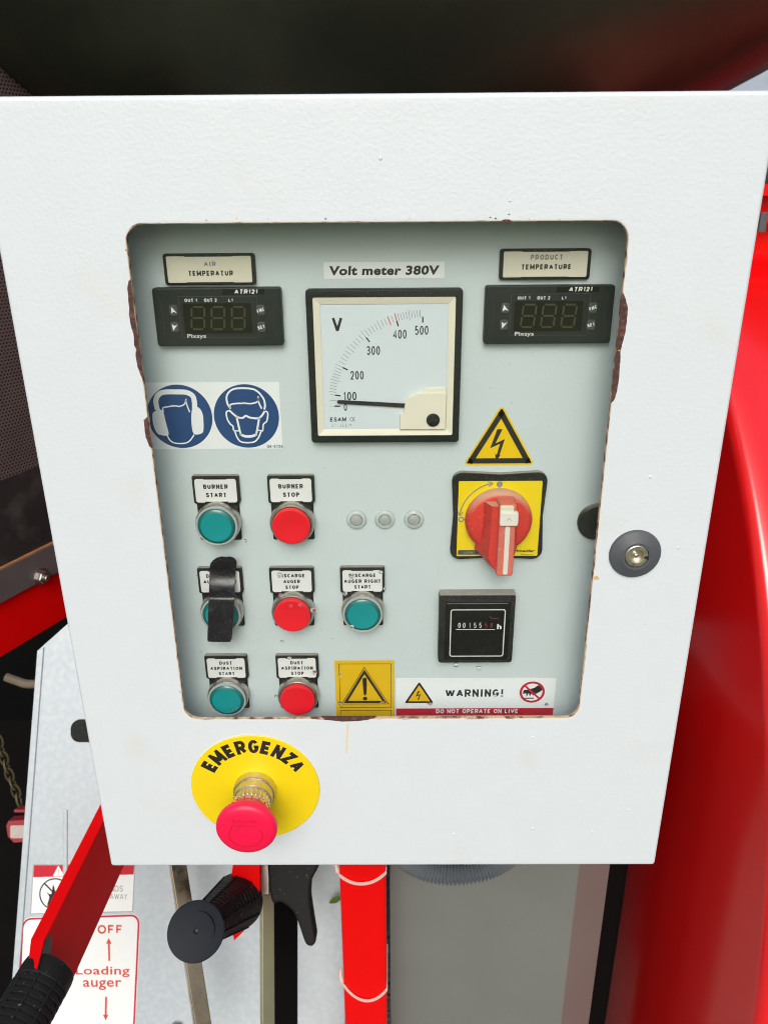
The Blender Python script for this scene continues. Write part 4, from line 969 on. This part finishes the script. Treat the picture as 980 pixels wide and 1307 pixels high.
b_.lathe([(19, -4.5), (21.4, -3.2), (21.9, -1.5), (21.6, -.4), (20.8, 0), (12, .5), (2.0, .7), (1.7, -1.0), (.4, -1.6)], M['knobdisc'], 0, 0, 64, T=T2, mats=[M['knobdisc']] * 6 + [M['print_k']] * 3)
b_.build('end_disc', FW, lv)

# ---- lever at the lower left, nearer the viewer
def on_plane(px, py, P0, P1, P2):
    n_ = (P1 - P0).cross(P2 - P0); d_ = ray(px, py); return CAM + d_ * ((P0 - CAM).dot(n_) / d_.dot(n_))
K0, K1 = at_d(146, 1020, .705), at_d(57, 1200, .600); L0, R0 = at_d(134, 1016, .716), at_d(190, 1035, .79)
L1, R1 = on_plane(40, 1199, K0, K1, L0), on_plane(86, 1266, K0, K1, R0)
K2 = at_d(48, 1236, .583); L2, R2 = on_plane(36, 1234, K1, K2, L1), on_plane(68, 1302, K1, K2, R1)
lv = thing('control_lever', 'flat red lever with a ribbed black rubber grip in the lower left', 'lever', tuple(R0))
b_ = MB()
rings = [[mmv(q_) for q_ in (L_, K_, R_, R_ + (L_ - K_))] for L_, K_, R_ in ((L0, K0, R0), (L1, K1, R1), (L2, K2, R2))]
b_.loft(rings, M['red_lever'], True, True)
M['bare'] = mat('bare_worn_metal', (.10, .075, .06), .6, metal=.4, var=.4, vscale=150)
fn = (R1 - K1).cross(K0 - K1).normalized(); fn = fn if fn.dot(CAM - K1) > 0 else -fn
wp = [K1 + (K0 - K1) * .02, K1 + (K0 - K1) * .07 + (R1 - K1) * .10, K1 + (R1 - K1) * .25, K1 + (R1 - K1) * .62 + (K2 - K1) * .3, K2 + (R2 - K2) * .4, K2, K1 + (K2 - K1) * .5]
b_.add([mmv(q_ + fn * .0003) for q_ in wp], [tuple(range(len(wp)))], M['bare'])
b_.build('lever_arm', FW, lv, smooth_=False)
a = at_d(59, 1246, .600); c = at_d(8, 1336, .555); Lg = (c - a).length * 1000; T_ = axis_T(a, c)
prof = [(12, -8), (17.5, -7), (20.2, -5.2), (20.8, -1), (20.9, 8), (19.6, 9)]
z = 9.5
while z < Lg + 30:
    prof += [(19.5, z), (20.7, z + .5), (20.9, z + 3.6), (19.6, z + 4.2)]; z += 5.4
b_ = MB(); b_.lathe(prof, M['grip'], 0, 0, 48, T=T_)
for k in range(9):
    a_ = 2 * math.pi * k / 9 + .2
    b_.tube([T_ @ Vector((20.4 * math.cos(a_), 20.4 * math.sin(a_), zz_)) for zz_ in (9, Lg / 2, Lg + 30)], .9, M['grip'], 6)
b_.build('lever_grip', FW, lv)

# ---- black plastic handle hanging in front of the slot
b_ = MB(); F_ = outline_solid(b_, smooth([(346, 1085), (408, 1085), (407, 1106), (398, 1124), (396, 1142), (396.5, 1156), (402, 1192), (403, 1203), (398, 1209), (391, 1207), (387, 1199), (380, 1178), (373, 1163), (358, 1152), (346, 1150)], 3, True), .715, 16, M['grip'], 3.0)
tag(b_.build('clamp_handle', F_), 'black plastic handle tapering down to a rounded tip below the cabinet', 'handle')

# ---- leaf caught behind the tube
b_ = MB(); a = at_d(420.5, 1152.5, .79); c = at_d(437, 1144, .785)
dv = (c - a); nn = dv.cross(CF).normalized()
up_ = [a + dv * t_ + nn * .0032 * math.sin(math.pi * min(1, t_ * .9 + .08)) for t_ in [i / 8 for i in range(9)]]
dn_ = [a + dv * t_ - nn * .0032 * math.sin(math.pi * min(1, t_ * .9 + .08)) for t_ in [i / 8 for i in range(9)]]
mid = [a + dv * (i / 8) - CF * .0012 for i in range(9)]
rings = [[mmv(u_), mmv(m_), mmv(d_), mmv(m_ + CF * .0006)] for u_, m_, d_ in zip(up_, mid, dn_)]
b_.loft(rings, M['leaf'], True, True)
tag(b_.build('leaf', FW), 'single narrow green leaf poking out beside the red tube', 'leaf')

# ---- red drum housing on the right
XS = 300.0; DCY, DCZ, DR = 687.0, -237.0, 698.0
b_ = MB(); n_ = 160
def circ(x, r_): return [(x, DCY + r_ * math.cos(2 * math.pi * i / n_), DCZ + r_ * math.sin(2 * math.pi * i / n_)) for i in range(n_)]
rings = [circ(XS - 18, 30), circ(XS - 17, DR * .55), circ(XS - 16, DR - 200), circ(XS - 13, DR - 130), circ(XS - 8.5, DR - 75), circ(XS - 3.5, DR - 38), circ(XS, DR - 12)]
for k in range(1, 6):
    a_ = R(90 * k / 5); rings.append(circ(XS + 9 * (1 - math.cos(a_)), DR - 12 + 12 * math.sin(a_)))
rings += [circ(XS + 22, DR + 1), circ(XS + 30, DR - 5), circ(XS + 60, DR - 6), circ(XS + 480, DR - 6)]
b_.loft(rings, M['red_gloss'], True, True)
tag(b_.build('fan_housing', FW, sharp=50), 'big glossy red round housing with a rolled rim right of the cabinet', 'machine housing')
# upright red guard above it
b_ = MB(); GYY = 300
def wbox(mb, x0, x1, y0, y1, z0, z1, m_, r=2.):
    mb.loft([[(x, y, z) for x, y in rrect(x1 - x0, y1 - y0, min(r, (x1 - x0) / 2.1, (y1 - y0) / 2.1), 3, (x0 + x1) / 2, (y0 + y1) / 2)] for z in (z0, z1)], m_, True, True)
q_ = at_y(960, 452, .42); zt = at_y(975, 352, .42).z * 1000
wbox(b_, 330, 900, 420, 440, 240, zt, M['red'], 4)
for (y, th) in ((352, 3.5), (343, 3.0)):
    zc_ = at_y(975, y, .41).z * 1000; wbox(b_, 330, 880, 404, 420, zc_ - th, zc_ + th, M['red'], 3)
z1 = at_y(975, 250, .41).z * 1000; z2 = at_y(975, 235, .41).z * 1000; z3 = at_y(975, 276, .41).z * 1000; z0 = at_y(975, 300, .41).z * 1000
wbox(b_, 330, 880, 400, 440, z1, z2, M['red'], 4); wbox(b_, 330, 880, 404, 440, z3 - 6, z3 + 4, M['red'], 3)
wbox(b_, 332, 878, 425, 440, zt, z2 - 2, M['red'], 3)
tag(b_.build('red_guard', FW), 'ribbed bright red guard standing above the round red housing', 'machine guard')
b_ = MB(); q0 = at_y(969.5, 285, .38)
wbox(b_, q0.x * 1000 - 3, q0.x * 1000 + 5, 375, 402, q0.z * 1000 - 8, q0.z * 1000 + 10, M['lock_ring'], 2)
tag(b_.build('bracket', FW), 'small grey bracket on the red guard at the cabinet edge', 'bracket')
# bright galvanised sheet high on the right
b_ = MB(); cs = [at_d(870, 175, 1.9), at_d(1200, 175, 1.9), at_d(1200, 20, 3.4), at_d(870, 20, 3.4)]; tn = Vector((0, 0, -.004))
b_.loft([[mmv(q_ + tn) for q_ in cs], [mmv(q_) for q_ in cs]], M['galv'], True, True)
tag(b_.build('galvanised_sheet', FW), 'bright galvanised sheet at the top right behind the cabinet', 'metal sheet')

# ---- dark perforated drum wall on the left
A0 = at_d(0, 725, .86); th = R(26); hU = Vector((math.sin(th), math.cos(th), 0))
FL = frame(A0, hU, (0, 0, 1))
nrm = Vector((FL[0][2], FL[1][2], FL[2][2]))
def lp(px, py, off=0.):
    d_ = ray(px, py); t_ = ((A0 + nrm * off / 1000 - CAM).dot(nrm)) / d_.dot(nrm); q_ = CAM + d_ * t_ - A0
    return q_.dot(hU) * 1000, q_.z * 1000
u0, v0 = lp(0, 725); u1, v1 = lp(67, 692)
slope = (v1 - v0) / (u1 - u0)
band_top = lp(30, 604)[1]; scr_top = lp(5, 60)[1] + 60
dr = thing('perforated_drum', 'dark perforated sheet wall with a bolted flange left of the cabinet', 'machine wall', tuple(A0))
def lq(u, v): return (u, v0 + slope * (u - u0) + v)
def sheet(mb, va, vb, w0, w1, m_, ua=-160, ub=420, bev=0.): mb.prism([lq(ua, va), lq(ub, va), lq(ub, vb), lq(ua, vb)], w0, w1, m_, bev, cap0=True)
bt = band_top - lq(lp(30, 604)[0], 0)[1]
b_ = MB(); sheet(b_, bt, 700, -4, 0, M['mesh']); b_.build('perforated_screen', FL, dr)
b_ = MB(); sheet(b_, 1.5, bt + 2, -3, 1.2, M['dark_band'], bev=.5); b_.build('lower_band', FL, dr)
b_ = MB(); sheet(b_, -1.4, 1.4, -4, 4.0, M['rustline'], bev=.6); b_.build('rim', FL, dr)
fl0 = lp(36, 751.5, 4)[1] - lq(lp(36, 751.5, 4)[0], 0)[1]
b_ = MB(); sheet(b_, fl0, -1.5, -6, 4.0, M['flange'], bev=.6); fl = b_.build('flange', FL, dr)
c = lp(53, 736, 5)
b_ = MB(); b_.lathe([(10.2, 4.05), (10.2, 5.2)], M['bolt'], c[0], c[1], 32)
b_.lathe([(7.6, 5.2), (7.6, 10.4), (6.8, 11.2)], M['bolt'], c[0], c[1], 6)
b_.lathe([(3.6, 11.2), (3.6, 15.5), (3.0, 16.2)], M['bolt'], c[0], c[1], 20); b_.build('nut', FL, fl)
rb0 = lp(42, 823, 10)[1] - lq(lp(42, 823, 10)[0], 0)[1]
b_ = MB(); sheet(b_, rb0, fl0 - 1, -30, -2, M['red'], bev=1.5)
tag(b_.build('red_crossbar', FL), 'red crossbar running under the dark flange left of the cabinet', 'beam')

# ---- bits hanging in the dark gap at the far left
b_ = MB(); pts = [at_d(*q_) for q_ in ((-6, 930, .80), (4, 962, .80), (14, 993, .80), (22, 1012, .80), (28, 1034, .80))]
path = smooth([tuple(q_) for q_ in pts], 4); acc = [Vector(path[0])]; step = .0092
for q_ in path[1:]:
    while (Vector(q_) - acc[-1]).length > step: acc.append(acc[-1] + (Vector(q_) - acc[-1]).normalized() * step)
for i in range(len(acc) - 1):
    p0, p1 = acc[i], acc[i + 1]; d_ = (p1 - p0).normalized(); s_ = d_.cross(CF).normalized() if i % 2 else d_.cross(CR).normalized()
    c_ = (p0 + p1) / 2; lp_ = [mmv(c_ + d_ * .0072 * math.cos(2 * math.pi * k / 14) + s_ * .0042 * math.sin(2 * math.pi * k / 14)) for k in range(15)]
    b_.tube(lp_, 1.25, M['chain'], 6, False)
tag(b_.build('hanging_chain', FW, sharp=60), 'thin olive chain hanging in the dark gap left of the plate', 'chain')
b_ = MB(); F_ = outline_solid(b_, [(8, 1054), (11, 1048), (46, 1046), (46, 1074), (18, 1076), (10, 1068)], .84, 14, M['marker_red'], 1.)
b_.slab((29 - 490) * .84 / FPX * 1000, (653.5 - 1061.5) * .84 / FPX * 1000, 26, 14, .02, .4, M['marker'], 2)
b_.slab((29 - 490) * .84 / FPX * 1000, (653.5 - 1036) * .84 / FPX * 1000, 20, 3, -14, -2, M['marker_red'], 1)
tag(b_.build('marker_lamp', F_), 'small red and white marker block at the left edge of the plate', 'marker')
b_ = MB(); b_.tube(smooth([mmv(at_d(*q_)) for q_ in ((8, 864, .9), (22, 869, .9), (36, 873, .9), (60, 872, .9))], 6), 5, M['cable'], 10)
tag(b_.build('cable', FW), 'dirty cream cable crossing the dark gap under the red crossbar', 'cable')

# ---- dark hopper overhead
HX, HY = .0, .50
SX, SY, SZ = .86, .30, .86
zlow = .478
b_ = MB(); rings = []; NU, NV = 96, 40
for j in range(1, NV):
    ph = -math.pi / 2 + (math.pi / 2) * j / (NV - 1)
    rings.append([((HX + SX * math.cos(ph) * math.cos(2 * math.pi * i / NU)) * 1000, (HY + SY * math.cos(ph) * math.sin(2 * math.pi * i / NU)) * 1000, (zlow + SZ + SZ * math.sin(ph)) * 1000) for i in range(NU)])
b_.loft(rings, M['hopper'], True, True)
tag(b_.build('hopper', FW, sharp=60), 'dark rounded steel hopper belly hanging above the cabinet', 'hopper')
# ---- added near-black boxes that make the gaps read as deep shade
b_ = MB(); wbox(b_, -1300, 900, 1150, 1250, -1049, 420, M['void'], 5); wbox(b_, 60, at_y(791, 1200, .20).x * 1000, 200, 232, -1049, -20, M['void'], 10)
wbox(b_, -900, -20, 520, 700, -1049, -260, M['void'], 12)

tag(b_.build('gap_shade_boxes', FW), 'added near-black boxes standing for deep shade behind the cabinet', 'shade blocker')
